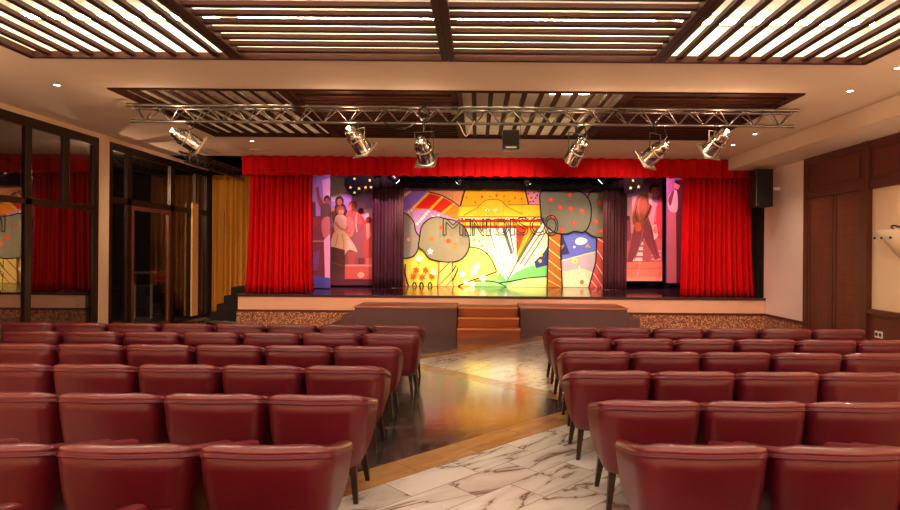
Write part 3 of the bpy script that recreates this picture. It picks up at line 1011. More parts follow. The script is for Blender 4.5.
pl.line(smooth_pts([(353, 231), (351, 236), (347, 233)], False), 1.8, (214, 130, 108))
pl.poly([(366, 224), (370, 223), (371, 236), (367, 240)], (234, 150, 130))
pl.poly([(334, 224), (331, 214), (333, 206), (336, 214)], (120, 66, 62))
pl.ell(333, 209, 2.0, 2.4, (190, 120, 96))
pl.line([(340, 209.5), (342.6, 209.6)], .5, (70, 34, 30))
pl.line([(340.4, 214), (342.4, 214)], .6, (160, 50, 50))
pl.line([(351, 205.8), (354, 205.8)], .5, (84, 30, 30))
pl.poly([(347, 252), (356, 252), (354, 268), (349, 268)], (176, 92, 84))
pl.poly([(358, 258), (365, 258), (364, 276), (359, 276)], (122, 60, 64))
pl.poly([(366, 258), (372, 258), (373, 270), (367, 270)], (206, 110, 96))
pl.poly([(329.5, 246), (345, 250), (345, 281), (329.5, 281)], (96, 60, 58))
pl.line([(331, 262), (344, 266)], 1.0, (120, 78, 74))
pl.rect(345, 374, 264.5, 266.5, (226, 150, 134))
pl.poly([(345, 267), (374, 267), (374, 279), (345, 279)], (206, 98, 82))
pl.ell(361, 275, 3.5, 3.0, (240, 180, 150))
pl.rect(329.5, 374, 279.5, 285.2, (96, 48, 62))
tag(pl.build('hanging_banner'), 'wide printed banner of dancing people beside the left plum drape', 'banner')
pl = Painting(14.3, clip=(306, 330.3, 170, 288))
pl.rect(306, 330.3, 170, 288, (150, 116, 176))
pl.poly([(322, 180), (330, 178), (330, 200), (324, 206)], (206, 160, 190))
pl.poly([(306, 218), (330, 214), (330, 288), (306, 288)], (116, 54, 66))
pl.poly([(309, 202), (315.5, 202), (316, 224), (309, 224)], (96, 50, 60))
pl.poly([(316, 188), (318.5, 186.5), (320, 196), (325, 206), (321, 210), (318, 202)], (136, 62, 54))
pl.blob([(321, 206), (327, 203), (330, 206), (330, 226), (322, 224)], (92, 64, 64))
pl.ell(327, 199.5, 3.2, 4.2, (70, 30, 36))
pl.ell(327, 201, 2.2, 2.8, (140, 76, 64))
pl.blob([(322, 220), (330, 218), (330, 238), (323, 236)], (178, 100, 96))
pl.ell(314, 222, 4.5, 5.0, (140, 50, 56))
pl.rect(309, 326, 240.5, 242, (176, 110, 96))
pl.poly([(324, 240), (330, 234), (330, 280), (325, 280)], (222, 160, 190))
pl.poly([(310, 254), (320, 250), (318, 270), (310, 272)], (116, 70, 120))
pl.poly([(306, 274), (330, 278), (330, 288), (306, 288)], (84, 84, 170))
tag(pl.build('hanging_banner'), 'narrow printed banner of a man raising an arm beside the left red curtain', 'banner')
# banner: man in a jacket on the right
pr = Painting(15.2, clip=(622, 662, 170, 281))
pr.rect(622, 662, 170, 281, (150, 100, 176))
pr.poly([(622, 200), (640, 194), (662, 206), (662, 250), (622, 250)], (206, 150, 160))
pr.poly([(622, 234), (662, 230), (662, 264), (622, 264)], (188, 96, 104))
for i in range(5):
    pr.poly([(636 - i * 1.4, 236 + i * 5.4), (643 - i * .2, 236 + i * 5.4), (644 - i * .4, 239.4 + i * 5.4), (634 - i * 1.4, 239.4 + i * 5.4)], (246, 222, 220))
for i in range(3):
    pr.poly([(652, 250 + i * 4), (661, 250 + i * 4), (661, 252.4 + i * 4), (650, 252.4 + i * 4)], (226, 150, 150))
pr.blob([(657, 205), (661, 200), (662, 214), (662, 238), (655, 234), (654, 220)], (186, 64, 76))
pr.ell(660, 198, 3.4, 4.4, (160, 50, 60))
pr.poly([(634, 226), (648, 216), (653, 232), (660, 258), (655, 260), (644, 238), (632, 262), (627, 262)], (140, 70, 84))
pr.blob([(636, 199), (642, 193), (649, 193), (652, 202), (651, 212), (645, 222), (640, 228), (633, 224), (633, 212)], (150, 92, 70))
pr.line(smooth_pts([(637, 205), (635, 214), (637, 221)], False), .8, (96, 50, 44))
pr.line(smooth_pts([(649, 194), (651, 204), (646, 218)], False), 1.4, (66, 34, 40))
pr.blob([(635, 223), (640, 223), (641, 230), (636, 231)], (214, 96, 66))
pr.ell(654, 190, 4.2, 5.2, (210, 104, 78))
pr.blob([(649, 187), (653, 183.5), (659, 185), (658, 187.5), (652, 188), (650.5, 193)], (84, 46, 44))
pr.line(smooth_pts([(641, 196), (638, 206), (640, 220)], False), .8, (186, 122, 96))
pr.line(smooth_pts([(645, 195), (648, 206), (644, 221)], False), .9, (112, 62, 50))
pr.poly([(648, 193), (652, 194), (652, 206), (649, 203)], (232, 190, 186))
pr.line([(655, 189), (657.4, 189.4)], .6, (92, 40, 36))
pr.line([(656, 193.4), (658, 193.2)], .6, (150, 50, 46))
pr.line(smooth_pts([(643, 228), (640, 244), (634, 260)], False), .8, (172, 96, 104))
pr.line(smooth_pts([(650, 226), (653, 240), (657, 256)], False), .8, (110, 52, 68))
pr.poly([(652, 226), (656, 224), (658, 236), (654, 240)], (236, 190, 186))
pr.blob([(655, 226), (658, 229), (656, 234), (653, 231)], (226, 120, 92))
pr.poly([(623, 218), (630, 216), (631, 240), (624, 242)], (150, 70, 96))
pr.ell(627, 218, 2.2, 2.6, (90, 40, 60))
pr.line([(656, 206), (655, 222)], 1.0, (226, 110, 120))
pr.rect(622, 662, 262, 281, (222, 128, 104))
pr.line([(622, 269), (662, 268)], .8, (196, 100, 84))
pr.line([(640, 262), (636, 281)], .6, (236, 160, 130))
pr.rect(622, 662, 277, 281, (226, 150, 120))
tag(pr.build('hanging_banner'), 'wide printed banner of a leaning man in a brown jacket beside the right plum drape', 'banner')
pr = Painting(14.3, clip=(666.5, 684, 170, 283))
pr.rect(666.5, 684, 170, 283, (150, 92, 150))
pr.poly([(675, 180), (684, 180), (684, 283), (674, 283)], (84, 34, 50))
pr.poly([(668, 211), (676, 210), (676.5, 283), (667, 283)], (178, 104, 120))
pr.blob([(668, 198), (673, 191), (677, 192), (677, 211), (669, 210)], (226, 172, 190))
pr.blob([(671, 193), (674, 190), (672, 202), (670, 206), (668, 200)], (110, 56, 70))
pr.ell(677, 185.5, 2.8, 4.0, (214, 126, 110))
pr.blob([(674.5, 182), (677, 180), (681, 182), (680, 185), (676, 183.5)], (60, 26, 34))
tag(pr.build('hanging_banner'), 'narrow printed banner of a figure in a white shirt beside the right red curtain', 'banner')


# black star clouds
def star_cloud(pts, stars, Y, label):
    o = thing('hanging_star_cloud', label, 'cut-out', at(*pts[0], Y), 0, 'black star clouds under the valance')
    base = o.location
    sp = smooth_pts(pts)
    f = [at(x, y, Y) - base for x, y in sp]
    k = len(f)
    bk = [p + Vector((0, .02, 0)) for p in f]
    fs = [tuple(range(k)), tuple(range(2 * k - 1, k - 1, -1))] + [(i, (i + 1) % k, k + (i + 1) % k, k + i) for i in range(k)]
    B().add(f + bk, fs).build('board', M['board'], o)
    for x, y, r in stars:
        v = [at(x + (r if i % 2 == 0 else r * .4) * math.cos(-PI / 2 + PI * i / 5), y + (r if i % 2 == 0 else r * .4) * math.sin(-PI / 2 + PI * i / 5), Y) - base - Vector((0, .004, 0)) for i in range(10)]
        w = [p + Vector((0, .003, 0)) for p in v]
        B().add(v + w, [tuple(range(10)), tuple(range(19, 9, -1))] + [(i, (i + 1) % 10, 10 + (i + 1) % 10, 10 + i) for i in range(10)]).build('star', paint((226, 200, 70)), o)


star_cloud([(344, 184), (348, 176), (358, 170), (372, 170), (373, 182), (372, 191), (364, 190), (358, 194.5), (352, 195.5), (347, 190)],
           [(350.5, 187.5, 1.6), (354.5, 192.6, 1.7), (359, 188.5, 1.8), (365.5, 187.4, 1.8), (371, 187.2, 1.6), (354.5, 178.8, 1.6), (370, 180.2, 1.6)], 14.15, 'black cloud cut-out with yellow stars over the left dancers banner')
star_cloud([(624, 172), (640, 170), (643, 178), (643, 185), (640, 190), (635, 189), (631, 193.5), (626, 193.5), (624, 188)],
           [(630.6, 188, 1.9), (638.6, 186.8, 1.9), (633, 180.6, 1.5)], 14.15, 'black cloud cut-out with yellow stars over the right banner of the man')

# hanging outline letters MINI DISCO
sg = thing('hanging_letter_sign', 'hanging outlined letters reading MINI DISCO in front of the painted backdrop', 'sign', at(500, 236, 15.45))
letters = [('M', 443, 463, 218.5, 235), ('I', 465, 471, 219, 235.5), ('N', 472.5, 484, 219, 235.5), ('I', 486, 490.5, 219, 235.5),
           ('D', 496, 509, 219, 235), ('I', 510.5, 515, 219, 235), ('S', 516.5, 528, 217.5, 235), ('C', 530, 544, 217, 235), ('O', 544.5, 558, 215.5, 235.5)]
for ch, xa, xb, ya, yb in letters:
    cu = bpy.data.curves.new('letter', 'FONT')
    cu.body = ch
    cu.size = 1.0
    cu.fill_mode = 'NONE'
    cu.bevel_depth = 0.0
    tmp = bpy.data.objects.new('tmp_letter', cu)
    COL.objects.link(tmp)
    dg = bpy.context.evaluated_depsgraph_get()
    me = bpy.data.meshes.new_from_object(tmp.evaluated_get(dg))
    vs = [v.co.copy() for v in me.vertices]
    ed = [tuple(e.vertices) for e in me.edges]
    bpy.data.objects.remove(tmp)
    mnx, mxx = min(v.x for v in vs), max(v.x for v in vs)
    mny, mxy = min(v.y for v in vs), max(v.y for v in vs)
    A, C = at(xa, yb, 15.45), at(xb, ya, 15.45)
    # thicken: widen strokes of the narrow default face a little
    pts = [Vector((A.x + (v.x - mnx) / max(mxx - mnx, 1e-6) * (C.x - A.x), 15.45, A.z + (v.y - mny) / max(mxy - mny, 1e-6) * (C.z - A.z))) - sg.location for v in vs]
    bb = B()
    for i, j in ed:
        if (pts[i] - pts[j]).length > 1e-5:
            bb.tube([pts[i], pts[j]], .014, 5, cap=False)
    bb.build('letter', M['black_matt'], sg)
bb = B()
for px in (452, 478, 503, 522, 550):
    p = at(px, 218, 15.45) - sg.location
    bb.tube([p, p + Vector((0, 0, 1.6))], .003, 4)
bb.build('wire', M['black_matt'], sg)

# small spotlights on the black border
for px, py, tilt, lab in ((396, 180, -.5, 'small glowing stage spotlight at the left end under the valance'), (459, 181, .5, 'small glowing stage spotlight second from left under the valance'),
                          (528, 182, -.5, 'small glowing stage spotlight third from left under the valance'), (602, 180, .5, 'small glowing stage spotlight at the right end under the valance')):
    p = at(px, py, 14.1)
    o = thing('stage_spotlight', lab, 'spotlight', p, 0, 'small spotlights above the backdrop')
    R = Matrix.Rotation(tilt * 1.6, 4, 'Y') @ Matrix.Rotation(.25, 4, 'X')
    b = B().lathe([(.001, .13), (.05, .12), (.065, .02), (.085, -.05), (.08, -.05), (.06, 0), (.001, .01)], 16, R)
    b.build('housing', M['black'], o)
    B().lathe([(.001, -.052), (.05, -.06), (.078, -.05)], 16, R).build('lens', M['spot_glow'], o)
    B().tube([(0, 0, .08), (0, 0, 0.3), (0, .1, 1.2)], .012, 6).build('bracket', M['black'], o)


# ------------------------------------------------------------------ truss
def truss(name, label, p, q, h, w, r, bays, rod):
    p, q = Vector(p), Vector(q)
    o = thing(name, label, 'truss', p)
    d = q - p
    side = Vector((-d.y, d.x, 0)).normalized() * w / 2
    up = Vector((0, 0, h))
    z = Vector((0, 0, 0))
    for off in (side + up, -side + up, z):
        bb = B().tube([off, off + d], r, 12)
        for e in (0, 1):
            c = off + d * e
            bb.tube([c - d.normalized() * .03, c + d.normalized() * .03], r * 1.25, 12)
        bb.build('chord', M['alu'], o)
    bb = B()
    n = bays
    for s_ in (side + up, -side + up):
        for i in range(n):
            a, m_, c = d * (i / n), d * ((i + .5) / n), d * ((i + 1) / n)
            bb.tube([s_ + a, m_], rod, 6)
            bb.tube([m_, s_ + c], rod, 6)
    for i in range(n):
        a, c = d * (i / n), d * ((i + 1) / n)
        bb.tube([side + up + a, -side + up + c], rod, 6)
    bb.build('lattice', M['alu'], o)
    return o


TA, TB = at(133, 122, 8.0), at(792, 127, 8.0)
TZ = 3.31
truss('hanging_truss', 'long aluminium lighting truss under the far ceiling panels carrying the spotlights', (TA.x, 8.0, TZ), (TB.x, 8.0, TZ), .19, .2, .02, 26, .008)
truss('hanging_truss', 'short aluminium truss above the mustard curtain at the left wall', (-5.65, 11.6, 3.3), (-5.65, 14.35, 3.3), .19, .2, .02, 8, .008)
# truss hangers
o = thing('truss_hanger', 'black round clamp bracket hanging on the truss above its centre left', 'clamp', (at(425, 113, 8.0).x, 8.0, TZ + .1))
B().tube([(.07 * math.cos(2 * PI * k / 16), -.14, .07 * math.sin(2 * PI * k / 16)) for k in range(16)], .014, 6, closed=True).tube([(0, -.14, -.06), (0, -.14, -.24)], .012, 6).build('ring', M['black'], o)
B().box(-.03, .03, -.16, .14, .06, .10).build('bracket', M['black'], o)
for px, lab in ((300, 'thin steel drop rod holding the left half of the truss'), (455, 'dark drop post holding the truss at its centre'), (620, 'thin steel drop rod holding the right half of the truss')):
    x = at(px, 113, 8.0).x
    big = px == 455
    o = thing('truss_hanger', lab, 'hanger', (x, 8.0, ZC))
    rr = .028 if big else .01
    B().tube([(0, 0, .34), (0, 0, -.09 if not big else -.09)], rr, 8).build('rod', M['black'] if big else M['alu'], o)
    B().box(-.05, .05, -.12, .12, -.12, -.085).build('clamp', M['black'], o)


def par_can(px, py, yaw, pitch, label, frame=True, L=.36, r=.112, bright=False):
    p = at(px, py, 7.98)
    o = thing('par_can_spotlight', label, 'spotlight', (p.x, 7.98, p.z), 0, 'spotlights on the truss')
    # local -z of the can is the beam; aim = away from the viewer, down
    aim = Vector((math.sin(yaw) * math.cos(pitch), math.cos(yaw) * math.cos(pitch), -math.sin(pitch)))
    R = aim.to_track_quat('-Z', 'Y').to_matrix().to_4x4()
    prof = [(.001, L * .6), (.05, L * .59), (.078, L * .53), (.09, L * .42), (.092, L * .34), (r * .97, L * .28), (r, L * .2), (r, -L * .36), (r * 1.06, -L * .38), (r * 1.06, -L * .42), (r * .96, -L * .42), (r * .9, L * .05), (.001, L * .15)]
    h = B().lathe(prof, 24, R).build('housing', M['chrome'], o)
    B().lathe([(r * 1.0, L * .12), (r * 1.05, L * .11), (r * 1.05, L * .07), (r * 1.0, L * .06)], 24, R).build('band', M['chrome_dull'], h)
    B().lathe([(.001, -L * .1), (r * .85, -L * .14)], 20, R).build('lens', M['warm_spot'], o)
    B().lathe([(.001, L * .66), (.03, L * .655), (.034, L * .6)], 14, R).build('rear_cap', M['white_plastic'] if bright else M['black'], o)
    if frame:
        b = B()
        s = r * 1.25
        t = .022
        for x0, x1, y0, y1 in ((-s, s, -s, -s + t), (-s, s, s - t, s), (-s, -s + t, -s + t, s - t), (s - t, s, -s + t, s - t)):
            b.box(x0, x1, y0, y1, -L * .47, -L * .43)
        cnr = B()
        b.v = [tuple(R @ Vector(v)) for v in b.v]
        # plate with round aperture
        n = 32
        vs, fs = [], []
        for k in range(n):
            a = 2 * PI * k / n
            ca, sa = math.cos(a), math.sin(a)
            q = s / max(abs(ca), abs(sa))
            vs += [R @ Vector((r * .9 * ca, r * .9 * sa, -L * .45)), R @ Vector((q * ca, q * sa, -L * .45))]
        for k in range(n):
            j = (k + 1) % n
            fs.append((2 * k, 2 * k + 1, 2 * j + 1, 2 * j))
        b.add(vs, fs)
        b.build('colour_frame', M['chrome_dull'], o)
    # yoke to the lower chord
    top = Vector((0, 0.02, TZ - p.z - .02))
    sx = R @ Vector((1, 0, 0))
    sx = Vector((sx.x, sx.y, 0)).normalized() * (r + .02)
    b = B()
    b.bar(sx, sx + Vector((0, 0, top.z * .72)), .025, .006)
    b.bar(-sx, -sx + Vector((0, 0, top.z * .72)), .025, .006)
    b.bar(sx + Vector((0, 0, top.z * .72)), -sx + Vector((0, 0, top.z * .72)), .025, .006)
    b.build('yoke', M['chrome_dull'] if bright else M['black'], o)
    B().tube([(0, 0, top.z * .72), (0, .02, top.z)], .012, 8).tube([(-.03, .02, top.z + .02), (.03, .02, top.z + .02)], .034, 10).build('clamp', M['black'], o)
    cab = [(0, 0, L * .5), (.05, -.1, L * .5 + .1), (.12, -.09, top.z * .6), (.1, -.05, top.z + .02)]
    B().tube([R @ Vector((0, 0, L * .62)), Vector((.05, -.14, .1)), Vector((.12, -.12, top.z * .55)), Vector((.1, -.03, top.z + .01))], .007, 6).build('power_cable', M['black'], o)
    return o, aim


specs = [(188, 140, .95, .5, 'polished can spotlight nearest the left end of the truss', True, True),
         (358, 141, .70, .75, 'polished can spotlight with square frame, second from the left on the truss', True, True),
         (424, 151, .25, .7, 'dark-capped can spotlight hanging left of the black floodlight', True, False),
         (576, 153, -.55, .75, 'can spotlight without frame just right of the black floodlight', False, False),
         (655, 153, -.75, .55, 'can spotlight with pale square frame, second from the right on the truss', True, False),
         (716, 143, -.45, .6, 'bright white-lit can spotlight with square frame nearest the right end of the truss', True, True)]
pars = [par_can(a, b_, c, d_, l, frame=f, bright=br) for a, b_, c, d_, l, f, br in specs]
p = at(511, 140, 7.95)
o = thing('hanging_floodlight', 'black box floodlight hanging at the centre of the truss', 'floodlight', p)
b = B().box(-.11, .11, -.04, .10, -.13, .13)
b.build('housing', M['black'], o, bevel=.012)
B().box(-.095, .095, -.047, -.04, -.075, .115).build('back_plate', M['grille'], o, bevel=.004)
B().box(-.07, .07, -.05, -.04, -.115, -.095).build('label_strip', M['chrome_dull'], o)
B().bar((-.125, 0, 0), (-.125, 0, .2), .02, .006).bar((.125, 0, 0), (.125, 0, .2), .02, .006).bar((-.125, 0, .2), (.125, 0, .2), .006, .02).build('yoke', M['black'], o)
B().tube([(0, 0, .2), (0, .03, TZ - p.z)], .012, 8).build('clamp', M['black'], o)
for px0, px1, sag, lab in ((383, 418, .10, 'thin black cable drooping from the truss to the dark-capped spotlight'), (457, 475, .16, 'loops of pale cable hanging at the truss centre post')):
    a, c = at(px0, 121, 7.9), at(px1, 123, 7.9)
    pts = [Vector((a.x + (c.x - a.x) * t, 7.88, TZ - .0 - sag * math.sin(PI * t) + (.03 * math.sin(9 * t) if px0 > 400 else 0))) for t in [k / 12 for k in range(13)]]
    tag(B().tube(pts, .007, 6).build('hanging_cable', M['black'] if px0 < 400 else M['white_plastic']), lab, 'cable')

# ------------------------------------------------------------------ speaker
o = thing('wall_speaker', 'black box loudspeaker mounted high on the white wall right of the red curtain', 'speaker', (5.60, 11.7, 2.53))
B().box(-.17, .17, 0, .32, 0, .74).build('cabinet', M['black'], o, bevel=.015)
B().box(-.157, .157, -.012, 0, .015, .725).build('grille', M['grille'], o, bevel=.006)
B().box(.17, .375, .14, .2, .34, .4).build('bracket', M['white_plastic'], o)

# ------------------------------------------------------------------ terrace furniture behind the glass
o = thing('bar_table', 'chrome bar table with thin top seen dimly through the left glass door', 'table', (-7.7, 13.86, 0))
for sx in (-.2, .19):
    B().tube([(sx, 0, 0.02), (sx, 0, 1.04)], .035, 12).build('leg', M['pale_chrome'], o)
B().box(-.3, .48, -.3, .3, 1.04, 1.08).build('table_top', M['chrome_dull'], o, bevel=.008)
B().box(-.3, .3, -.25, .25, 0, .02).build('base', M['chrome_dull'], o)
o = thing('bar_stool', 'red bar stool with chrome stem beside the bar table behind the glass', 'stool', (-7.80, 14.75, 0))
B().lathe([(.001, .78), (.17, .78), (.2, .84), (.2, .86), (.001, .84)], 20).build('seat', M['stool_red'], o)
B().add([Vector((.2 * math.cos(a), .2 * math.sin(a), z)) for z in (.85, 1.08) for a in [PI * k / 10 for k in range(11)]], [(k, k + 1, 12 + k, 11 + k) for k in range(10)], 0, True).build('backrest', M['stool_red'], o, solid=.03)
B().tube([(0, 0, .02), (0, 0, .78)], .025, 10).build('stem', M['chrome'], o)
B().lathe([(.001, .02), (.19, .015), (.2, 0), (.001, 0)], 20).build('base', M['chrome'], o)

# ------------------------------------------------------------------ tub chairs
def chair_path(n_arc=8, n_arm=9, n_back=6):
    """plan of the shell top, outer line, from the front of the right arm round the back to the left arm"""
    w, yf, yb, rc = .3155, .285, -.305, .12
    pts = []
    for k in range(n_arm):
        t = k / n_arm
        y = yf + (yb + rc - yf) * t
        pts.append((w - .022 * (1 - t) ** 2, y))
    for k in range(n_arc + 1):
        a = PI / 2 * k / n_arc
        pts.append((w - rc + rc * math.cos(a), yb + rc - rc * math.sin(a)))
    for k in range(1, n_back):
        t = k / n_back
        pts.append(((w - rc) * (1 - 2 * t), yb - .018 * math.sin(PI * t)))
    m = [(-x, y) for x, y in pts[:n_arm + n_arc + 1]]
    pts += m[::-1]
    return pts


def top_z(y):
    t = min(max((y + .305) / .59, 0), 1)
    return .71 - .150 * t


def make_chair():
    root = thing('tub_chair', 'x', 'chair')
    path = chair_path()
    n = len(path)
    nor = []
    for i in range(n):
        a, c = path[max(i - 1, 0)], path[min(i + 1, n - 1)]
        dx, dy = c[0] - a[0], c[1] - a[1]
        L = math.hypot(dx, dy)
        nor.append((dy / L, -dx / L))
    # orientation: outward
    if nor[0][0] < 0:
        nor = [(-a, -c) for a, c in nor]
    ZB = .235

    def sc(z, zt):
        t = min(max((zt - z) / (zt - ZB), 0), 1)
        return 1 - .085 * t - .10 * t ** 3.5

    th = .072
    prof_o = [0.0, .02, .08, .2, .4, .6, .8, 1.0]      # fractions up the outside
    prof_i = [1.0, .7, .4, .15]
    vs, fs = [], []
    ncs = len(prof_o) + len(prof_i)
    for i, (x, y) in enumerate(path):
        zt = top_z(y) - .03
        for f in prof_o:
            z = ZB + (zt - ZB) * f
            k = sc(z, zt)
            if f == 0.0:
                k -= .05
            elif f == .02:
                k -= .015
            vs.append((x * k, y * k + (1 - k) * .08, z))
        for f in prof_i:
            z = .26 + (zt - .26) * f
            k = sc(z, zt)
            vs.append(((x - nor[i][0] * th) * k, (y - nor[i][1] * th) * k + (1 - k) * .08, z))
    for i in range(n - 1):
        for j in range(ncs):
            j2 = (j + 1) % ncs
            fs.append((i * ncs + j, i * ncs + j2, (i + 1) * ncs + j2, (i + 1) * ncs + j))
    b = B().add(vs, fs, 0, True)
    b.add(vs[:ncs], [tuple(range(ncs - 1, -1, -1))])
    b.add(vs[-ncs:], [tuple(range(ncs))])
    o = b.build('back_shell', M['leather'], root)
    # rolled rim
    vs, fs = [], []
    m = 12
    cs = []
    for i, (x, y) in enumerate(path):
        z = top_z(y)
        cx_, cy_ = x - nor[i][0] * .039, y - nor[i][1] * .039
        for k in range(m):
            a = 2 * PI * k / m
            ca, sa = math.cos(a), math.sin(a)
            ca = math.copysign(abs(ca) ** .75, ca)
            sa = math.copysign(abs(sa) ** .75, sa)
            vs.append((cx_ + nor[i][0] * .039 * ca, cy_ + nor[i][1] * .039 * ca, z - .026 + .026 * sa))
    for i in range(n - 1):
        for k in range(m):
            fs.append((i * m + k, i * m + (k + 1) % m, (i + 1) * m + (k + 1) % m, (i + 1) * m + k))
    b = B().add(vs, fs, 0, True)
    for end, sgn in ((0, 1), (n - 1, -1)):
        ring = [Vector(vs[end * m + k]) for k in range(m)]
        c = sum(ring, Vector()) / m
        push = Vector((0, .022, -.006))
        r2 = [c + (p - c) * .72 + push * .8 for p in ring]
        vv = ring + r2 + [c + push]
        ff = [(k, (k + 1) % m, m + (k + 1) % m, m + k) for k in range(m)] + [(m + k, m + (k + 1) % m, 2 * m) for k in range(m)]
        b.add(vv, ff, 0, True)
    b.build('padded_rim', M['leather_rim_lit'], root)
    # piping under the rim
    pts = []
    for i, (x, y) in enumerate(path):
        pts.append((x + nor[i][0] * .001, y + nor[i][1] * .001, top_z(y) - .049))
    B().tube(pts, .0038, 6).build('piping', M['seam'], root)
    # seat cushion
    b = B()
    nx, ny = 10, 10
    vs, fs = [], []
    for j in range(ny + 1):
        for i in range(nx + 1):
            u, v = i / nx * 2 - 1, j / ny * 2 - 1
            vs.append((u * .205, .035 + v * .24, .405 + .035 * (1 - u ** 4) * (1 - v ** 4)))
    for j in range(ny):
        for i in range(nx):
            q = j * (nx + 1) + i
            fs.append((q, q + 1, q + nx + 2, q + nx + 1))
    b.add(vs, fs, 0, True)
    b.box(-.205, .205, -.205, .275, .30, .405)
    b.build('seat_cushion', M['leather'], root)
    B().box(-.215, .215, -.17, .25, .235, .30).build('seat_frame', M['seam'], root)
    for sx, yb_, yt in ((1, -.175, -.13), (-1, -.175, -.13), (1, .215, .18), (-1, .215, .18)):
        B().taper((sx * .20, yt, .30), (sx * .238, yb_, 0), .048, .028).build('leg', M['dark_leg'], root)
    return root


ORD = ['first', 'second', 'third', 'fourth', 'fifth', 'sixth', 'seventh', 'eighth']
proto = make_chair()
used = False
LY = [2.17, 3.015, 3.985, 4.92, 5.91, 6.78, 7.52]
RY = [2.17, 3.06, 3.91, 4.82, 5.72, 6.57, 7.47]
LX = [-.98, -.97, -.99, -1.03, -1.04, -.935, -.96]
RX = [1.14, 1.075, 1.07, 1.03, 1.10, 1.13, 1.155]
LN = [2, 3, 4, 5, 6, 7, 8]
RN = [2, 3, 3, 4, 5, 6, 6]
for side in (-1, 1):
    for r in range(7):
        for k in range((LN if side < 0 else RN)[r]):
            x = (LX[r] - (.642 if r == 6 else .655) * k) if side < 0 else (RX[r] + .645 * k)
            y = (LY if side < 0 else RY)[r] + random.uniform(-.008, .008) - (.04 if r == 0 and k == 0 else 0)
            if used:
                c = dup(proto)
            else:
                c, used = proto, True
            c.location = (x, y, 0)
            c.rotation_euler = (0, 0, random.uniform(-.008, .008))
            tag(c, 'burgundy leather tub chair, %s from the aisle, %s row from stage, %s of aisle' % (ORD[k], ORD[6 - r], 'left' if side < 0 else 'right'),
                'chair', 'tub chairs in rows left of the aisle' if side < 0 else 'tub chairs in rows right of the aisle')

# ------------------------------------------------------------------ lights
def area(name, loc, rot, sx, sy, watts, col=(255, 214, 170)):
    l = bpy.data.lights.new(name, 'AREA')
    l.shape = 'RECTANGLE'
    l.size, l.size_y = sx, sy
    l.energy = watts
    l.color = lin(*col)[:3]
    o = bpy.data.objects.new(name, l)
    COL.objects.link(o)
    o.location = loc
    o.rotation_euler = rot
    return o


def spot(name, loc, target, watts, col, angle, blend=.6, size=.05):
    l = bpy.data.lights.new(name, 'SPOT')
    l.energy = watts
    l.color = lin(*col)[:3]
    l.spot_size = angle
    l.spot_blend = blend
    l.shadow_soft_size = size
    o = bpy.data.objects.new(name, l)
    COL.objects.link(o)
    o.location = loc
    o.rotation_euler = (Vector(target) - Vector(loc)).to_track_quat('-Z', 'Y').to_euler()
    return o


# lit lattice panels behind the viewer (the hall continues there)
WARM = (255, 212, 176)
area('ceiling_light_rear', (0, 1.5, ZC - .02), (0, 0, 0), 8.4, 2.8, 90, (255, 232, 224))
area('ceiling_light_far_rear', (0, -3.4, ZC - .02), (0, 0, 0), 8.4, 2.6, 16, (255, 232, 224))
# visible sconce's uplight first; the others are unseen fill added to brighten the ceiling
for yy, e_ in ((8.2, 1.5), (4.6, 45), (1.4, 60), (-2.0, 60), (-5.4, 60)):
    area('sconce_and_fill_light', (XR - .28, yy, 2.05), (PI, 0, 0), .35, .5 if yy > 8 else 1.2, e_, WARM)
for yy in (4.2, 1.2, -2.0, -5.4):
    area('sconce_and_fill_light', (XL + .28, yy, 2.05), (PI, 0, 0), .35, 1.2, 50, WARM)
area('rear_ceiling_fill', (0, -4.4, 2.3), (PI - .25, 0, 0), 9, 2.2, 640, WARM)  # unseen panel added behind the viewer to brighten the ceiling
tg = [(1.5, 15.6, 1.6), (0.8, 15.6, 1.6), (-0.2, 15.7, 1.4), (.4, 15.6, 1.8), (-.6, 15.6, 2.0), (2.6, 15.6, 1.8)]
for (o, aim), t in zip(pars, tg):
    l = o.location
    spot('par_beam', l + aim * .2, t, 850, (255, 236, 200), .62, .8)
    pl_ = bpy.data.lights.new('par_ceiling_fill', 'POINT')  # point added behind each can to brighten the ceiling
    pl_.energy = 11
    pl_.color = lin(255, 205, 160)[:3]
    pl_.shadow_soft_size = .04
    po = bpy.data.objects.new('par_ceiling_fill', pl_)
    COL.objects.link(po)
    po.location = l - aim * .32 + Vector((0, -.05, 0))
spot('par_beam_left', Vector((-3.2, 7.9, 3.2)), (-3.8, 12.8, 1.9), 260, (255, 200, 180), .55, .9)
spot('par_beam_right', Vector((4.0, 7.9, 3.2)), (4.9, 12.8, 1.9), 430, (255, 200, 180), .55, .9)
spot('par_beam_banner', Vector((-1.2, 7.9, 3.2)), (-3.6, 15, 1.7), 900, (255, 190, 190), .36, .7)
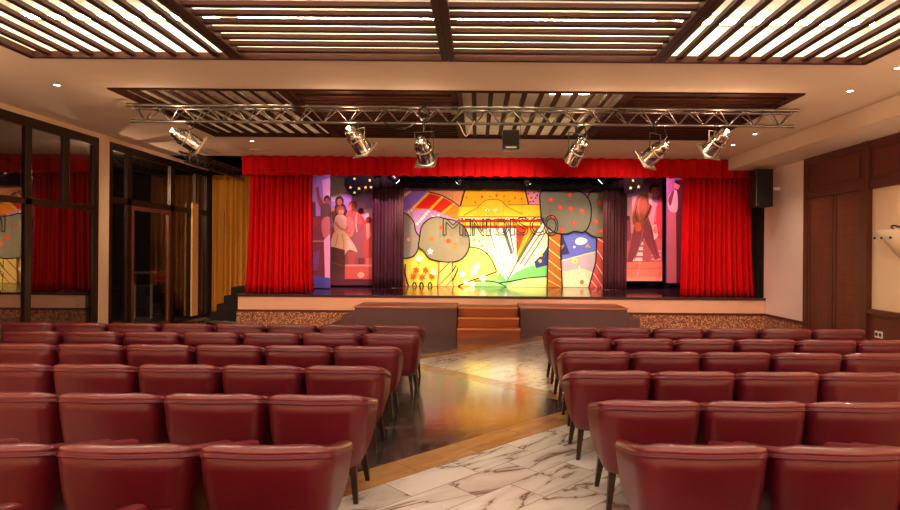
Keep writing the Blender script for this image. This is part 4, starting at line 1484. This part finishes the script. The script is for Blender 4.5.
spot('par_beam_banner', Vector((2.2, 7.9, 3.2)), (4.4, 15, 1.7), 900, (255, 160, 150), .36, .7)
spot('front_fill', (-2.0, 8.0, 3.25), (-2.2, 12.4, .4), 700, (255, 186, 156), 1.25, .9)  # added pink fills without a fixture, lifting the stage front and white wall
spot('front_fill', (2.2, 8.0, 3.25), (3.2, 12.4, .5), 820, (255, 184, 162), 1.25, .9)
spot('side_fill', (-3.6, 8.0, 3.2), (-6.1, 12.8, 1.7), 480, (255, 216, 176), .95, .9)  # added fill without a fixture, brightening the mustard curtain and cream pier
tl = bpy.data.lights.new('terrace_fill', 'POINT')  # hidden fill added so the table and stool show through the glass
tl.energy = 350
tl.color = lin(255, 220, 190)[:3]
tl.shadow_soft_size = .03
to_ = bpy.data.objects.new('terrace_fill', tl)
COL.objects.link(to_)
to_.location = (-7.19, 11.5, 2.9)
for x, y, z in DOWN:
    if z == ZC:
        spot('downlight_beam', (x, y, z - .03), (x, y, 0), 70 if x > 0 else 40, (255, 222, 190), 2.2, .8, .03)
for px, tx in ((396, -1.2), (459, -.3), (528, .9), (602, 2.6)):
    p = at(px, 181, 14.1)
    spot('stage_spot', p + Vector((0, .05, -.1)), (tx, 15.8, 1.1), 150, (255, 236, 190), 1.5, .8)
spot('side_wash_left', (-2.0, 13.6, 4.1), (-3.3, 15.0, 2.0), 520, (250, 180, 220), 1.4, .8)
spot('side_wash_right', (3.6, 13.6, 4.1), (4.4, 15.0, 2.0), 520, (255, 160, 175), 1.4, .8)
w = bpy.data.worlds.new('World')
S.world = w
w.use_nodes = True
w.node_tree.nodes['Background'].inputs[0].default_value = (.6, .5, .42, 1)
w.node_tree.nodes['Background'].inputs[1].default_value = 0.03
S.view_settings.view_transform = 'Standard'
S.view_settings.look = 'None'
S.view_settings.exposure = 0.0
S.view_settings.gamma = 1.0
S.view_settings.use_curve_mapping = False
S.cycles.use_denoising = True
S.cycles.sample_clamp_indirect = 6.0
S.cycles.max_bounces = 8
S.cycles.transparent_max_bounces = 12
